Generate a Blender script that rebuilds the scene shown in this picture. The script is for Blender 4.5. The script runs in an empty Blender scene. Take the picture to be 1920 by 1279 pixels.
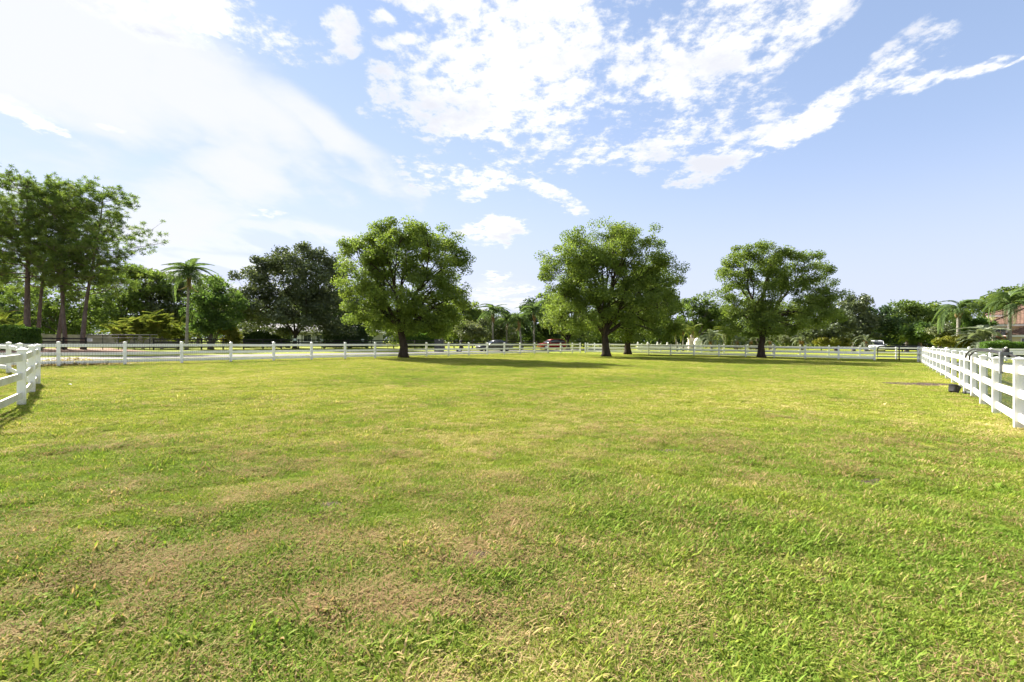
import bpy, math, random
import numpy as np
from mathutils import Vector, Matrix
R = math.radians
rng = np.random.default_rng(7)
random.seed(7)
sc = bpy.context.scene
col = sc.collection

# ------------------------------------------------------------------ camera
EYE, FOC, CX, CY, ROLL = 1.4, 870.0, 960.0, 638.5, 0.0083
cam_d = bpy.data.cameras.new('camera')
cam_d.sensor_width = 36.0
cam_d.lens = 36.0 * FOC / 1920.0
cam_d.clip_start, cam_d.clip_end = 0.05, 4000.0
cam_d.shift_y = -1.0 / 1920.0
cam = bpy.data.objects.new('camera', cam_d)
col.objects.link(cam)
cam.location = (0, 0, EYE)
cam.rotation_euler = (R(90), -ROLL, 0)
sc.camera = cam


def at(px, d, py=None):
    """ground position (x, y) at distance d ahead, or (x, y, z) with the height read off the photograph"""
    q = CY if py is None else py
    x = d * ((px - CX) - ROLL * (CY - q)) / FOC
    if py is None:
        return (x, d)
    return (x, d, EYE + d * ((CY - q) + ROLL * (px - CX)) / FOC)


def hz(px, py, d):
    return at(px, d, py)[2]


# ------------------------------------------------------------------ light
SUN_AZ, SUN_EL = R(-49), R(33)          # azimuth from +Y towards +X
sun_dir = Vector((math.sin(SUN_AZ) * math.cos(SUN_EL), math.cos(SUN_AZ) * math.cos(SUN_EL), math.sin(SUN_EL)))
sun_d = bpy.data.lights.new('sun', 'SUN')
sun_d.energy = 4.5
sun_d.angle = R(1.8)
sun_d.color = (1.0, 0.94, 0.84)
sun = bpy.data.objects.new('sun', sun_d)
col.objects.link(sun)
sun.rotation_euler = (-sun_dir).to_track_quat('-Z', 'Y').to_euler()
sun.location = (-20, 30, 40)

sc.view_settings.view_transform = 'Standard'
sc.view_settings.look = 'None'
sc.view_settings.gamma = 1.0
sc.view_settings.use_curve_mapping = False
EXPO = 2.05
sc.view_settings.exposure = EXPO
sc.cycles.max_bounces = 8
sc.cycles.diffuse_bounces = 6
sc.cycles.glossy_bounces = 2
sc.cycles.transmission_bounces = 6
sc.cycles.transparent_max_bounces = 4
sc.cycles.use_denoising = True
sc.cycles.use_adaptive_sampling = True
sc.cycles.adaptive_threshold = 0.02

# ------------------------------------------------------------------ world: sky and clouds
world = bpy.data.worlds.new('World')
sc.world = world
world.use_nodes = True
world.cycles.sampling_method = 'MANUAL'
world.cycles.sample_map_resolution = 512
wt = world.node_tree
wt.nodes.clear()
W = lambda t, **k: (lambda n: ([setattr(n, a, b) for a, b in k.items()], n)[1])(wt.nodes.new(t))
L = wt.links.new


def wmath(op, a, b=None, c=None, clamp=False):
    n = wt.nodes.new('ShaderNodeMath')
    n.operation = op
    n.use_clamp = clamp
    for i, v in enumerate((a, b, c)):
        if v is None:
            continue
        if isinstance(v, (int, float)):
            n.inputs[i].default_value = v
        else:
            L(v, n.inputs[i])
    return n.outputs[0]


def wsmooth(v, lo, hi, a=0.0, b=1.0):
    n = wt.nodes.new('ShaderNodeMapRange')
    n.interpolation_type = 'SMOOTHSTEP'
    n.inputs[1].default_value, n.inputs[2].default_value = lo, hi
    n.inputs[3].default_value, n.inputs[4].default_value = a, b
    L(v, n.inputs[0])
    return n.outputs[0]


SKY_STRENGTH, CLOUD_STRENGTH = 0.150, 0.285
sky = W('ShaderNodeTexSky', sky_type='NISHITA', sun_disc=False, sun_elevation=SUN_EL, sun_rotation=SUN_AZ)
sky.air_density, sky.dust_density, sky.ozone_density, sky.altitude = 0.6, 0.0, 1.4, 0.0
# the same soft shoulder for every direction of the sky: S / (1 + cS)
v1 = W('ShaderNodeVectorMath', operation='MULTIPLY_ADD')
L(sky.outputs[0], v1.inputs[0])
v1.inputs[1].default_value = (0.36, 0.41, 0.33)
v1.inputs[2].default_value = (1, 1, 1)
v2 = W('ShaderNodeVectorMath', operation='DIVIDE')
L(sky.outputs[0], v2.inputs[0])
L(v1.outputs[0], v2.inputs[1])
sky_col = v2.outputs[0]
tc = W('ShaderNodeTexCoord')
sep = W('ShaderNodeSeparateXYZ')
L(tc.outputs['Generated'], sep.inputs[0])
dx, dy, dz = sep.outputs
az = wmath('ARCTAN2', dx, dy)
el = wmath('ARCSINE', dz)
zz = wmath('ADD', wmath('MAXIMUM', dz, 0.0), 0.13)
pl = W('ShaderNodeCombineXYZ')
L(wmath('DIVIDE', dx, zz), pl.inputs[0])
L(wmath('DIVIDE', dy, zz), pl.inputs[1])


def wnoise(scale, detail, rough=0.55, off=(0, 0, 0), sc3=(1, 1, 1)):
    m = W('ShaderNodeVectorMath', operation='MULTIPLY_ADD')
    L(pl.outputs[0], m.inputs[0])
    m.inputs[1].default_value = tuple(scale * q for q in sc3)
    m.inputs[2].default_value = off
    n = W('ShaderNodeTexNoise')
    n.noise_dimensions = '2D'
    n.inputs['Scale'].default_value = 1.0
    n.inputs['Detail'].default_value = detail
    n.inputs['Roughness'].default_value = rough
    L(m.outputs[0], n.inputs['Vector'])
    return n.outputs['Fac']


n_puff = wnoise(4.6, 5, 0.6, (1.7, 4.2, 0))
n_fine = wnoise(17.0, 5, 0.66, (5.1, 2.2, 0))
n_big = wnoise(1.6, 2, 0.5, (8.3, 1.1, 0))
n_veil = wnoise(2.0, 4, 0.52, (2.0, 9.0, 0), (1.0, 0.5, 1.0))
# wobble the layout by the cloud noise itself
ax_ = wmath('ADD', az, wmath('MULTIPLY', wmath('SUBTRACT', n_big, 0.5), 0.10))
el_ = wmath('ADD', el, wmath('MULTIPLY', wmath('SUBTRACT', n_veil, 0.5), 0.12))
frames = {}


def frame(rot):
    if rot not in frames:
        c, s_ = math.cos(R(rot)), math.sin(R(rot))
        o = W('ShaderNodeCombineXYZ')
        if rot == 0:
            L(ax_, o.inputs[0])
            L(el_, o.inputs[1])
        else:
            L(wmath('ADD', wmath('MULTIPLY', ax_, c), wmath('MULTIPLY', el_, s_)), o.inputs[0])
            L(wmath('SUBTRACT', wmath('MULTIPLY', el_, c), wmath('MULTIPLY', ax_, s_)), o.inputs[1])
        frames[rot] = (o.outputs[0], c, s_)
    return frames[rot]


def blob(px, py, rx, ry, rot=0, gain=1.0, soft=1.0):
    """soft elliptical patch of sky in the direction of photograph pixel (px, py)"""
    X, Y, Z = at(px, 1.0, py)
    Z -= EYE
    a0, e0 = math.atan2(X, Y), math.atan2(Z, math.hypot(X, Y))
    vec, c, s_ = frame(rot)
    u0, w0 = a0 * c + e0 * s_, e0 * c - a0 * s_
    su = 1.0 / (rx / FOC * math.cos(a0) ** 2)
    sw = 1.0 / (ry / FOC * math.cos(e0) * math.cos(a0))
    m = W('ShaderNodeVectorMath', operation='MULTIPLY_ADD')
    L(vec, m.inputs[0])
    m.inputs[1].default_value = (su, sw, 0)
    m.inputs[2].default_value = (-u0 * su, -w0 * sw, 0)
    ln = W('ShaderNodeVectorMath', operation='LENGTH')
    L(m.outputs[0], ln.inputs[0])
    n = W('ShaderNodeMapRange')
    n.inputs[1].default_value, n.inputs[2].default_value = 1.0 + 0.5 * soft, 1.0 - 0.6 * soft
    n.inputs[3].default_value, n.inputs[4].default_value = 0.0, gain
    L(ln.outputs['Value'], n.inputs[0])
    return n.outputs[0]


def maxall(xs):
    o = xs[0]
    for x in xs[1:]:
        o = wmath('MAXIMUM', o, x)
    return o


puff = maxall([
    blob(930, 110, 165, 150, 0, 1.05), blob(800, 175, 85, 55, 0, 1.0), blob(1010, 30, 150, 120, 0, 1.1), blob(1040, 160, 80, 90, 0, 0.95),
    blob(1240, 95, 125, 135, 0, 1.0), blob(1360, 40, 110, 90, 0, 0.95), blob(1180, 200, 90, 60, 0, 0.75),
    blob(900, 228, 165, 42, 0, 0.95), blob(1290, 220, 150, 50, 0, 0.66), blob(1220, 280, 170, 46, 0, 0.66),
    blob(1350, 315, 85, 34, 24, 1.05), blob(1540, 195, 190, 28, 24, 1.25), blob(1500, 75, 150, 30, 24, 0.85),
    blob(1650, 146, 55, 14, 24, 1.0), blob(1705, 122, 50, 13, 24, 1.0), blob(1765, 102, 50, 12, 0, 1.0), blob(1830, 86, 55, 12, 0, 1.0), blob(1885, 82, 40, 7, 0, 0.8), blob(1540, 8, 120, 38, 24, 1.0),
    blob(870, 330, 110, 26, 0, 0.92), blob(1030, 372, 90, 18, -26, 0.82), blob(1120, 312, 160, 26, 0, 0.62),
    blob(650, 55, 45, 32, -26, 0.95), blob(760, 80, 52, 18, 24, 0.9), blob(665, 98, 42, 12, 0, 0.75),
    blob(730, 42, 36, 16, 0, 0.8), blob(820, -5, 130, 30, 0, 1.0), blob(30, 218, 95, 30, -26, 1.0),
    blob(925, 435, 64, 26, 0, 1.15, 0.6), blob(932, 508, 22, 9, 0, 0.95), blob(945, 548, 60, 20, 0, 0.75),
    blob(190, 226, 28, 7, 0, 0.75), blob(510, 395, 42, 9, 0, 0.72), blob(330, 5, 300, 55, 0, 1.0),
])
veil = maxall([
    blob(100, 60, 480, 200, 0, 1.1), blob(430, 195, 280, 105, -26, 1.05), blob(610, 245, 190, 42, -26, 1.05),
    blob(470, 300, 180, 90, 24, 0.9), blob(330, 400, 190, 80, 24, 0.85), blob(540, 435, 170, 26, 0, 0.85),
    blob(700, 335, 150, 18, 0, 0.6), blob(420, 495, 170, 26, 0, 0.85), blob(930, 570, 110, 60, 0, 0.55), blob(100, 330, 300, 150, 0, 0.6),
])
outside = wmath('MAXIMUM', wsmooth(wmath('ABSOLUTE', az), 0.95, 1.5), wsmooth(el, 0.75, 1.0))
m_out = wmath('MULTIPLY', outside, wsmooth(n_big, 0.36, 0.56, 0.0, 1.1))
m_puff = wmath('MAXIMUM', puff, m_out)
dens = wmath('ADD', wmath('ADD', m_puff, wmath('MULTIPLY', wmath('SUBTRACT', n_puff, 0.5), 2.2)), wmath('MULTIPLY', wmath('SUBTRACT', n_fine, 0.5), 1.9))
a_puff = wmath('MULTIPLY', wsmooth(dens, 0.12, 1.18), wsmooth(m_puff, 0.02, 0.35))
dv = wmath('ADD', wmath('ADD', veil, wmath('MULTIPLY', wmath('SUBTRACT', n_veil, 0.5), 1.3)), wmath('MULTIPLY', wmath('SUBTRACT', n_puff, 0.5), 0.55))
a_veil = wmath('MULTIPLY', wsmooth(dv, 0.05, 1.15, 0.0, 0.95), wsmooth(veil, 0.0, 0.35))
low = wsmooth(el, 0.36, 0.0, 0.10, 0.86)       # milky humid air towards the horizon
cloudy = wmath('MAXIMUM', a_puff, a_veil)
alpha = wmath('MAXIMUM', cloudy, low)
thick = wsmooth(wmath('ADD', wmath('MULTIPLY', n_big, 0.7), wmath('MULTIPLY', n_puff, 0.6)), 0.58, 0.88, 0.0, 1.0)
ccol = W('ShaderNodeMix', data_type='RGBA')
L(wmath('MULTIPLY', thick, a_puff), ccol.inputs['Factor'])
ccol.inputs['A'].default_value = (1.0, 1.0, 1.0, 1)
ccol.inputs['B'].default_value = (0.73, 0.75, 0.82, 1)
hazec = W('ShaderNodeMix', data_type='RGBA')
L(wsmooth(cloudy, 0.0, 0.7), hazec.inputs['Factor'])
hazec.inputs['A'].default_value = (0.617, 0.68, 0.84, 1)
vcol = W('ShaderNodeMix', data_type='RGBA')
L(a_puff, vcol.inputs['Factor'])
vcol.inputs['A'].default_value = (0.82, 0.835, 0.875, 1)
L(ccol.outputs['Result'], vcol.inputs['B'])
L(vcol.outputs['Result'], hazec.inputs['B'])
bg_s = W('ShaderNodeBackground')
bg_s.inputs['Strength'].default_value = SKY_STRENGTH
L(sky_col, bg_s.inputs['Color'])
bg_c = W('ShaderNodeBackground')
bg_c.inputs['Strength'].default_value = CLOUD_STRENGTH
L(hazec.outputs['Result'], bg_c.inputs['Color'])
mx = W('ShaderNodeMixShader')
L(alpha, mx.inputs[0])
L(bg_s.outputs[0], mx.inputs[1])
L(bg_c.outputs[0], mx.inputs[2])
wo = W('ShaderNodeOutputWorld')
L(mx.outputs[0], wo.inputs[0])


# ------------------------------------------------------------------ materials
class NT:
    def __init__(s, name):
        s.m = bpy.data.materials.new(name)
        s.m.use_nodes = True
        s.t = s.m.node_tree
        s.t.nodes.clear()
        s.out = s.t.nodes.new('ShaderNodeOutputMaterial')

    def n(s, t, **k):
        o = s.t.nodes.new(t)
        for a, b in k.items():
            setattr(o, a, b)
        return o

    def l(s, a, b):
        s.t.links.new(a, b)

    def noise(s, scale, detail=4, rough=0.55, coord='Object', sc3=(1, 1, 1)):
        c = s.n('ShaderNodeTexCoord') if coord != 'Position' else s.n('ShaderNodeNewGeometry')
        m = s.n('ShaderNodeMapping')
        m.inputs['Scale'].default_value = sc3
        s.l(c.outputs[coord], m.inputs[0])
        n = s.n('ShaderNodeTexNoise')
        n.inputs['Scale'].default_value = scale
        n.inputs['Detail'].default_value = detail
        n.inputs['Roughness'].default_value = rough
        s.l(m.outputs[0], n.inputs['Vector'])
        return n.outputs['Fac']

    def ramp(s, fac, stops):
        r = s.n('ShaderNodeValToRGB')
        e = r.color_ramp.elements
        while len(e) < len(stops):
            e.new(0.5)
        for i, (p, c) in enumerate(stops):
            e[i].position = p
            e[i].color = (c[0], c[1], c[2], 1)
        s.l(fac, r.inputs[0])
        return r.outputs[0]

    def mix(s, fac, a, b, blend='MIX'):
        m = s.n('ShaderNodeMix', data_type='RGBA', blend_type=blend)
        for v, k in ((fac, 'Factor'), (a, 'A'), (b, 'B')):
            if isinstance(v, (int, float)):
                m.inputs[k].default_value = v
            elif isinstance(v, tuple):
                m.inputs[k].default_value = (v[0], v[1], v[2], 1)
            else:
                s.l(v, m.inputs[k])
        return m.outputs['Result']

    def math(s, op, a, b=None, clamp=False):
        n = s.n('ShaderNodeMath', operation=op)
        n.use_clamp = clamp
        for i, v in enumerate((a, b)):
            if v is None:
                continue
            if isinstance(v, (int, float)):
                n.inputs[i].default_value = v
            else:
                s.l(v, n.inputs[i])
        return n.outputs[0]

    def principled(s, color, rough=0.6, spec=0.3, metal=0.0, bump=None, bstr=0.3, bdist=0.02, coat=0.0):
        p = s.n('ShaderNodeBsdfPrincipled')
        if isinstance(color, tuple):
            p.inputs['Base Color'].default_value = (color[0], color[1], color[2], 1)
        else:
            s.l(color, p.inputs['Base Color'])
        if isinstance(rough, (int, float)):
            p.inputs['Roughness'].default_value = rough
        else:
            s.l(rough, p.inputs['Roughness'])
        p.inputs['Specular IOR Level'].default_value = spec
        p.inputs['Metallic'].default_value = metal
        p.inputs['Coat Weight'].default_value = coat
        if bump is not None:
            b = s.n('ShaderNodeBump')
            b.inputs['Strength'].default_value = bstr
            b.inputs['Distance'].default_value = bdist
            s.l(bump, b.inputs['Height'])
            s.l(b.outputs[0], p.inputs['Normal'])
        s.l(p.outputs[0], s.out.inputs[0])
        return s.m

    def leafy(s, color, trans=0.4, gloss=0.06, rough=0.45, tcol=None):
        d = s.n('ShaderNodeBsdfDiffuse')
        t = s.n('ShaderNodeBsdfTranslucent')
        g = s.n('ShaderNodeBsdfGlossy')
        g.inputs['Roughness'].default_value = rough
        g.inputs['Color'].default_value = (1, 1, 1, 1)
        s.l(color, d.inputs[0])
        s.l(tcol if tcol is not None else color, t.inputs[0])
        a = s.n('ShaderNodeMixShader')
        a.inputs[0].default_value = trans
        s.l(d.outputs[0], a.inputs[1])
        s.l(t.outputs[0], a.inputs[2])
        b = s.n('ShaderNodeMixShader')
        b.inputs[0].default_value = gloss
        s.l(a.outputs[0], b.inputs[1])
        s.l(g.outputs[0], b.inputs[2])
        s.l(b.outputs[0], s.out.inputs[0])
        return s.m


def leaf_mat(name, dark, mid, light, trans=0.46, gloss=0.015, tboost=(1.34, 1.36, 0.78)):
    s = NT(name)
    a = s.n('ShaderNodeAttribute', attribute_name='tint')
    c = s.ramp(a.outputs['Fac'], [(0.0, dark), (0.5, mid), (1.0, light)])
    tcol = s.mix(1.0, c, tboost, 'MULTIPLY')
    return s.leafy(c, trans, gloss, 0.4, tcol)


def plain(name, c, rough=0.6, spec=0.3, metal=0.0, var=0.15, scale=3.0, coat=0.0, bstr=0.0, detail=4):
    s = NT(name)
    n = s.noise(scale, detail)
    lo = tuple(max(0, v * (1 - var)) for v in c)
    hi = tuple(min(1, v * (1 + var)) for v in c)
    k = s.ramp(n, [(0.3, lo), (0.7, hi)])
    return s.principled(k, rough, spec, metal, n if bstr else None, bstr, 0.02, coat)


M = {}
M['leaf_shade'] = leaf_mat('leaf_shade', (0.102, 0.148, 0.036), (0.146, 0.204, 0.047), (0.205, 0.254, 0.060))
M['leaf_mid'] = leaf_mat('leaf_mid', (0.072, 0.112, 0.030), (0.112, 0.168, 0.042), (0.165, 0.216, 0.058))
M['leaf_oak'] = leaf_mat('leaf_oak', (0.056, 0.076, 0.042), (0.094, 0.120, 0.062), (0.150, 0.176, 0.088), 0.30, 0.03)
M['leaf_fresh'] = leaf_mat('leaf_fresh', (0.050, 0.095, 0.026), (0.085, 0.145, 0.038), (0.140, 0.200, 0.055))
M['leaf_grey'] = leaf_mat('leaf_grey', (0.085, 0.105, 0.060), (0.130, 0.155, 0.085), (0.210, 0.225, 0.120), 0.35, 0.02)
M['leaf_yellow'] = leaf_mat('leaf_yellow', (0.110, 0.130, 0.025), (0.190, 0.200, 0.035), (0.300, 0.260, 0.060), 0.45)
M['leaf_hedge'] = leaf_mat('leaf_hedge', (0.050, 0.110, 0.022), (0.090, 0.170, 0.030), (0.150, 0.230, 0.042))
M['leaf_dark'] = leaf_mat('leaf_dark', (0.032, 0.060, 0.026), (0.052, 0.090, 0.036), (0.085, 0.130, 0.046), 0.25)
M['needle'] = leaf_mat('needle', (0.065, 0.110, 0.028), (0.115, 0.175, 0.040), (0.190, 0.235, 0.060), 0.45, 0.015)
M['frond'] = leaf_mat('frond', (0.065, 0.105, 0.042), (0.105, 0.160, 0.060), (0.165, 0.220, 0.080), 0.4, 0.008)
M['frond_yellow'] = leaf_mat('frond_yellow', (0.075, 0.110, 0.025), (0.130, 0.165, 0.036), (0.240, 0.225, 0.065), 0.45, 0.008)
M['frond_silver'] = leaf_mat('frond_silver', (0.130, 0.165, 0.115), (0.190, 0.225, 0.150), (0.280, 0.310, 0.210), 0.3, 0.008)
M['frond_dry'] = leaf_mat('frond_dry', (0.200, 0.140, 0.070), (0.320, 0.250, 0.130), (0.450, 0.400, 0.240), 0.3)


def bark(name, lo, hi, scale=6.0, stretch=0.25):
    s = NT(name)
    n = s.noise(scale, 8, 0.7, 'Object', (1, 1, stretch))
    return s.principled(s.ramp(n, [(0.3, lo), (0.72, hi)]), 0.9, 0.1, 0, n, 0.9, 0.05)


M['bark_dark'] = bark('bark_dark', (0.022, 0.017, 0.013), (0.075, 0.058, 0.044))
M['bark_grey'] = bark('bark_grey', (0.060, 0.052, 0.045), (0.170, 0.150, 0.130))
M['bark_pine'] = bark('bark_pine', (0.060, 0.048, 0.042), (0.185, 0.150, 0.130), 4.0, 0.4)
s = NT('palm_bark')
n = s.noise(2.0, 5, 0.6, 'Object', (1, 1, 9))
M['bark_palm'] = s.principled(s.ramp(n, [(0.3, (0.13, 0.12, 0.10)), (0.7, (0.28, 0.26, 0.23))]), 0.9, 0.1, 0, n, 0.6, 0.03)
M['palm_boot'] = bark('palm_boot', (0.14, 0.085, 0.040), (0.38, 0.25, 0.11), 5.0, 0.3)
M['crownshaft'] = plain('crownshaft', (0.22, 0.26, 0.10), 0.5, 0.3, 0, 0.2, 2.0)

# white vinyl fence: faint mildew in blotches and streaks
s = NT('white_vinyl')
st = s.noise(2.3, 7, 0.65, 'Position', (1, 1, 0.5))
fine = s.noise(24.0, 5, 0.7, 'Position', (1, 1, 0.12))
k = s.math('MULTIPLY', s.ramp(st, [(0.48, (0, 0, 0)), (0.72, (1, 1, 1))]), s.ramp(fine, [(0.35, (0, 0, 0)), (0.75, (1, 1, 1))]))
c = s.mix(s.math('MULTIPLY', k, 0.55), (0.80, 0.80, 0.80), (0.52, 0.50, 0.38))
gp = s.n('ShaderNodeNewGeometry')
sx_ = s.n('ShaderNodeSeparateXYZ')
s.l(gp.outputs['Position'], sx_.inputs[0])
mrz = s.n('ShaderNodeMapRange')
mrz.inputs[1].default_value, mrz.inputs[2].default_value, mrz.inputs[3].default_value, mrz.inputs[4].default_value = 0.02, 0.24, 1.0, 0.0
s.l(sx_.outputs[2], mrz.inputs[0])
splash = s.math('MULTIPLY', mrz.outputs[0], s.ramp(s.noise(9.0, 5, 0.7, 'Position'), [(0.35, (0, 0, 0)), (0.7, (1, 1, 1))]))
c = s.mix(s.math('MULTIPLY', splash, 0.8), c, (0.30, 0.27, 0.17))       # mud and algae splashed up by rain
M['vinyl'] = s.principled(c, 0.42, 0.35, 0, fine, 0.05, 0.004)
s = NT('weathered_vinyl')
st = s.noise(1.8, 7, 0.65, 'Position', (1, 1, 0.6))
fine = s.noise(30.0, 6, 0.75, 'Position', (1, 1, 0.10))
k = s.math('MULTIPLY', s.ramp(st, [(0.32, (0.1, 0.1, 0.1)), (0.58, (1, 1, 1))]), s.ramp(fine, [(0.30, (0.15, 0.15, 0.15)), (0.72, (1, 1, 1))]))
c = s.mix(s.math('MULTIPLY', k, 0.9), (0.72, 0.71, 0.67), (0.34, 0.30, 0.18))
M['vinyl_old'] = s.principled(c, 0.5, 0.3, 0, fine, 0.06, 0.004)

M['black_board'] = plain('black_board', (0.020, 0.019, 0.018), 0.7, 0.3, 0, 0.4, 4.0)
M['black_steel'] = plain('black_steel', (0.018, 0.018, 0.020), 0.4, 0.5, 0.2, 0.3, 6.0)
M['grey_steel'] = plain('grey_steel', (0.34, 0.33, 0.31), 0.45, 0.5, 0.6, 0.2, 6.0)
M['black_rubber'] = plain('black_rubber', (0.026, 0.025, 0.027), 0.6, 0.3, 0, 0.5, 12.0)
M['grey_plastic'] = plain('grey_plastic', (0.16, 0.17, 0.18), 0.5, 0.4, 0, 0.25, 8.0)
M['wire'] = plain('wire', (0.05, 0.07, 0.045), 0.6, 0.3, 0.2, 0.3, 6.0)
M['sign_white'] = plain('sign_white', (0.75, 0.76, 0.76), 0.5, 0.3, 0, 0.06, 8.0)
M['sign_green'] = plain('sign_green', (0.42, 0.55, 0.47), 0.5, 0.3, 0, 0.06, 8.0)
M['concrete'] = plain('concrete', (0.30, 0.28, 0.26), 0.9, 0.1, 0, 0.3, 1.2, 0, 0.3)
M['stucco_cream'] = plain('stucco_cream', (0.72, 0.62, 0.46), 0.9, 0.1, 0, 0.06, 1.0, 0, 0.1)
M['stucco_sage'] = plain('stucco_sage', (0.34, 0.36, 0.28), 0.9, 0.1, 0, 0.1, 1.0)
M['stucco_white'] = plain('stucco_white', (0.80, 0.78, 0.75), 0.8, 0.2, 0, 0.05, 1.5)
M['stone_beige'] = plain('stone_beige', (0.48, 0.43, 0.36), 0.9, 0.1, 0, 0.2, 3.0)
M['brick_red'] = plain('brick_red', (0.36, 0.17, 0.12), 0.9, 0.1, 0, 0.3, 6.0)
M['trim_white'] = plain('trim_white', (0.82, 0.81, 0.79), 0.6, 0.3, 0, 0.04, 3.0)
M['roof_clay'] = plain('roof_clay', (0.160, 0.098, 0.072), 0.85, 0.15, 0, 0.45, 5.0, 0, 0.2, 8)
M['roof_grey'] = plain('roof_grey', (0.42, 0.40, 0.39), 0.85, 0.15, 0, 0.25, 2.0, 0, 0.2, 8)
s = NT('window_glass')
M['glass'] = s.principled((0.03, 0.035, 0.04), 0.06, 0.8)
M['car_black'] = plain('car_black', (0.012, 0.012, 0.015), 0.25, 0.6, 0.3, 0.1, 2.0, 0.8)
M['car_red'] = plain('car_red', (0.30, 0.012, 0.018), 0.28, 0.5, 0.2, 0.1, 2.0, 0.8)
M['car_white'] = plain('car_white', (0.78, 0.78, 0.78), 0.3, 0.5, 0.0, 0.03, 2.0, 0.6)
M['car_silver'] = plain('car_silver', (0.48, 0.49, 0.50), 0.3, 0.5, 0.5, 0.05, 2.0, 0.6)
M['tyre'] = plain('tyre', (0.018, 0.018, 0.018), 0.85, 0.2, 0, 0.2, 8.0)
M['rim'] = plain('rim', (0.50, 0.50, 0.52), 0.35, 0.5, 0.8, 0.1, 8.0)
M['lens'] = plain('lens', (0.80, 0.80, 0.78), 0.12, 0.7, 0, 0.03, 8.0)
M['lens_red'] = plain('lens_red', (0.45, 0.02, 0.02), 0.15, 0.7, 0, 0.05, 8.0)
M['cabinet'] = plain('cabinet', (0.048, 0.050, 0.056), 0.55, 0.4, 0, 0.15, 3.0)
M['soil'] = plain('soil', (0.085, 0.062, 0.048), 0.95, 0.05, 0, 0.45, 7.0, 0, 0.8, 8)
s = NT('road_asphalt')
n1 = s.noise(0.5, 6, 0.6, 'Position')
n2 = s.noise(40.0, 4, 0.7, 'Position')
c = s.mix(0.45, s.ramp(n1, [(0.3, (0.115, 0.108, 0.106)), (0.7, (0.165, 0.155, 0.152))]), s.ramp(n2, [(0.2, (0.09, 0.087, 0.085)), (0.8, (0.20, 0.19, 0.185))]))
M['road'] = s.principled(c, 0.9, 0.15, 0, n2, 0.4, 0.01)
s = NT('red_dirt')
n1 = s.noise(0.8, 7, 0.65, 'Position')
M['dirt'] = s.principled(s.ramp(n1, [(0.3, (0.17, 0.105, 0.070)), (0.55, (0.29, 0.185, 0.130)), (0.8, (0.38, 0.29, 0.22))]), 0.95, 0.05, 0, n1, 0.5, 0.05)

# ground sheet: turf seen from afar (colour patches of the turf itself)
s = NT('turf_ground')
nb = s.noise(0.16, 6, 0.6, 'Position')
nm = s.noise(0.9, 7, 0.65, 'Position')
nf = s.noise(16.0, 8, 0.75, 'Position')
g1 = s.ramp(nb, [(0.32, (0.165, 0.215, 0.024)), (0.55, (0.235, 0.255, 0.032)), (0.75, (0.310, 0.275, 0.060))])
g2 = s.ramp(nm, [(0.25, (0.120, 0.200, 0.018)), (0.50, (0.215, 0.250, 0.030)), (0.75, (0.330, 0.290, 0.085))])
g3 = s.ramp(nf, [(0.25, (0.085, 0.110, 0.016)), (0.50, (0.215, 0.240, 0.035)), (0.80, (0.380, 0.360, 0.120))])
M['turf'] = s.principled(s.mix(0.35, s.mix(0.5, g1, g2), g3), 0.95, 0.05, 0, nf, 0.9, 0.05)

# grass blades: colour from the tuft's own dryness and tint
s = NT('grass_blade')
dry = s.n('ShaderNodeAttribute', attribute_name='dry', attribute_type='INSTANCER')
tin = s.n('ShaderNodeAttribute', attribute_name='hue', attribute_type='INSTANCER')
loc = s.n('ShaderNodeAttribute', attribute_name='tint')
green = s.ramp(tin.outputs['Fac'], [(0.0, (0.155, 0.245, 0.034)), (0.5, (0.250, 0.310, 0.046)), (1.0, (0.340, 0.355, 0.070))])
straw = s.ramp(tin.outputs['Fac'], [(0.0, (0.300, 0.210, 0.115)), (0.5, (0.450, 0.345, 0.185)), (1.0, (0.600, 0.500, 0.280))])
dv_ = s.math('ADD', dry.outputs['Fac'], s.math('MULTIPLY', s.math('SUBTRACT', loc.outputs['Fac'], 0.5), 0.75))
mr = s.n('ShaderNodeMapRange')
mr.inputs[1].default_value, mr.inputs[2].default_value = 0.42, 0.74
s.l(dv_, mr.inputs[0])
bc = s.mix(mr.outputs[0], green, straw)
bc = s.mix(1.0, bc, s.ramp(loc.outputs['Fac'], [(0.0, (0.80, 0.82, 0.78)), (1.0, (1.22, 1.18, 1.10))]), 'MULTIPLY')
M['grass'] = s.leafy(bc, 0.34, 0.004, 0.6, s.mix(1.0, bc, (1.22, 1.20, 0.85), 'MULTIPLY'))


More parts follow.
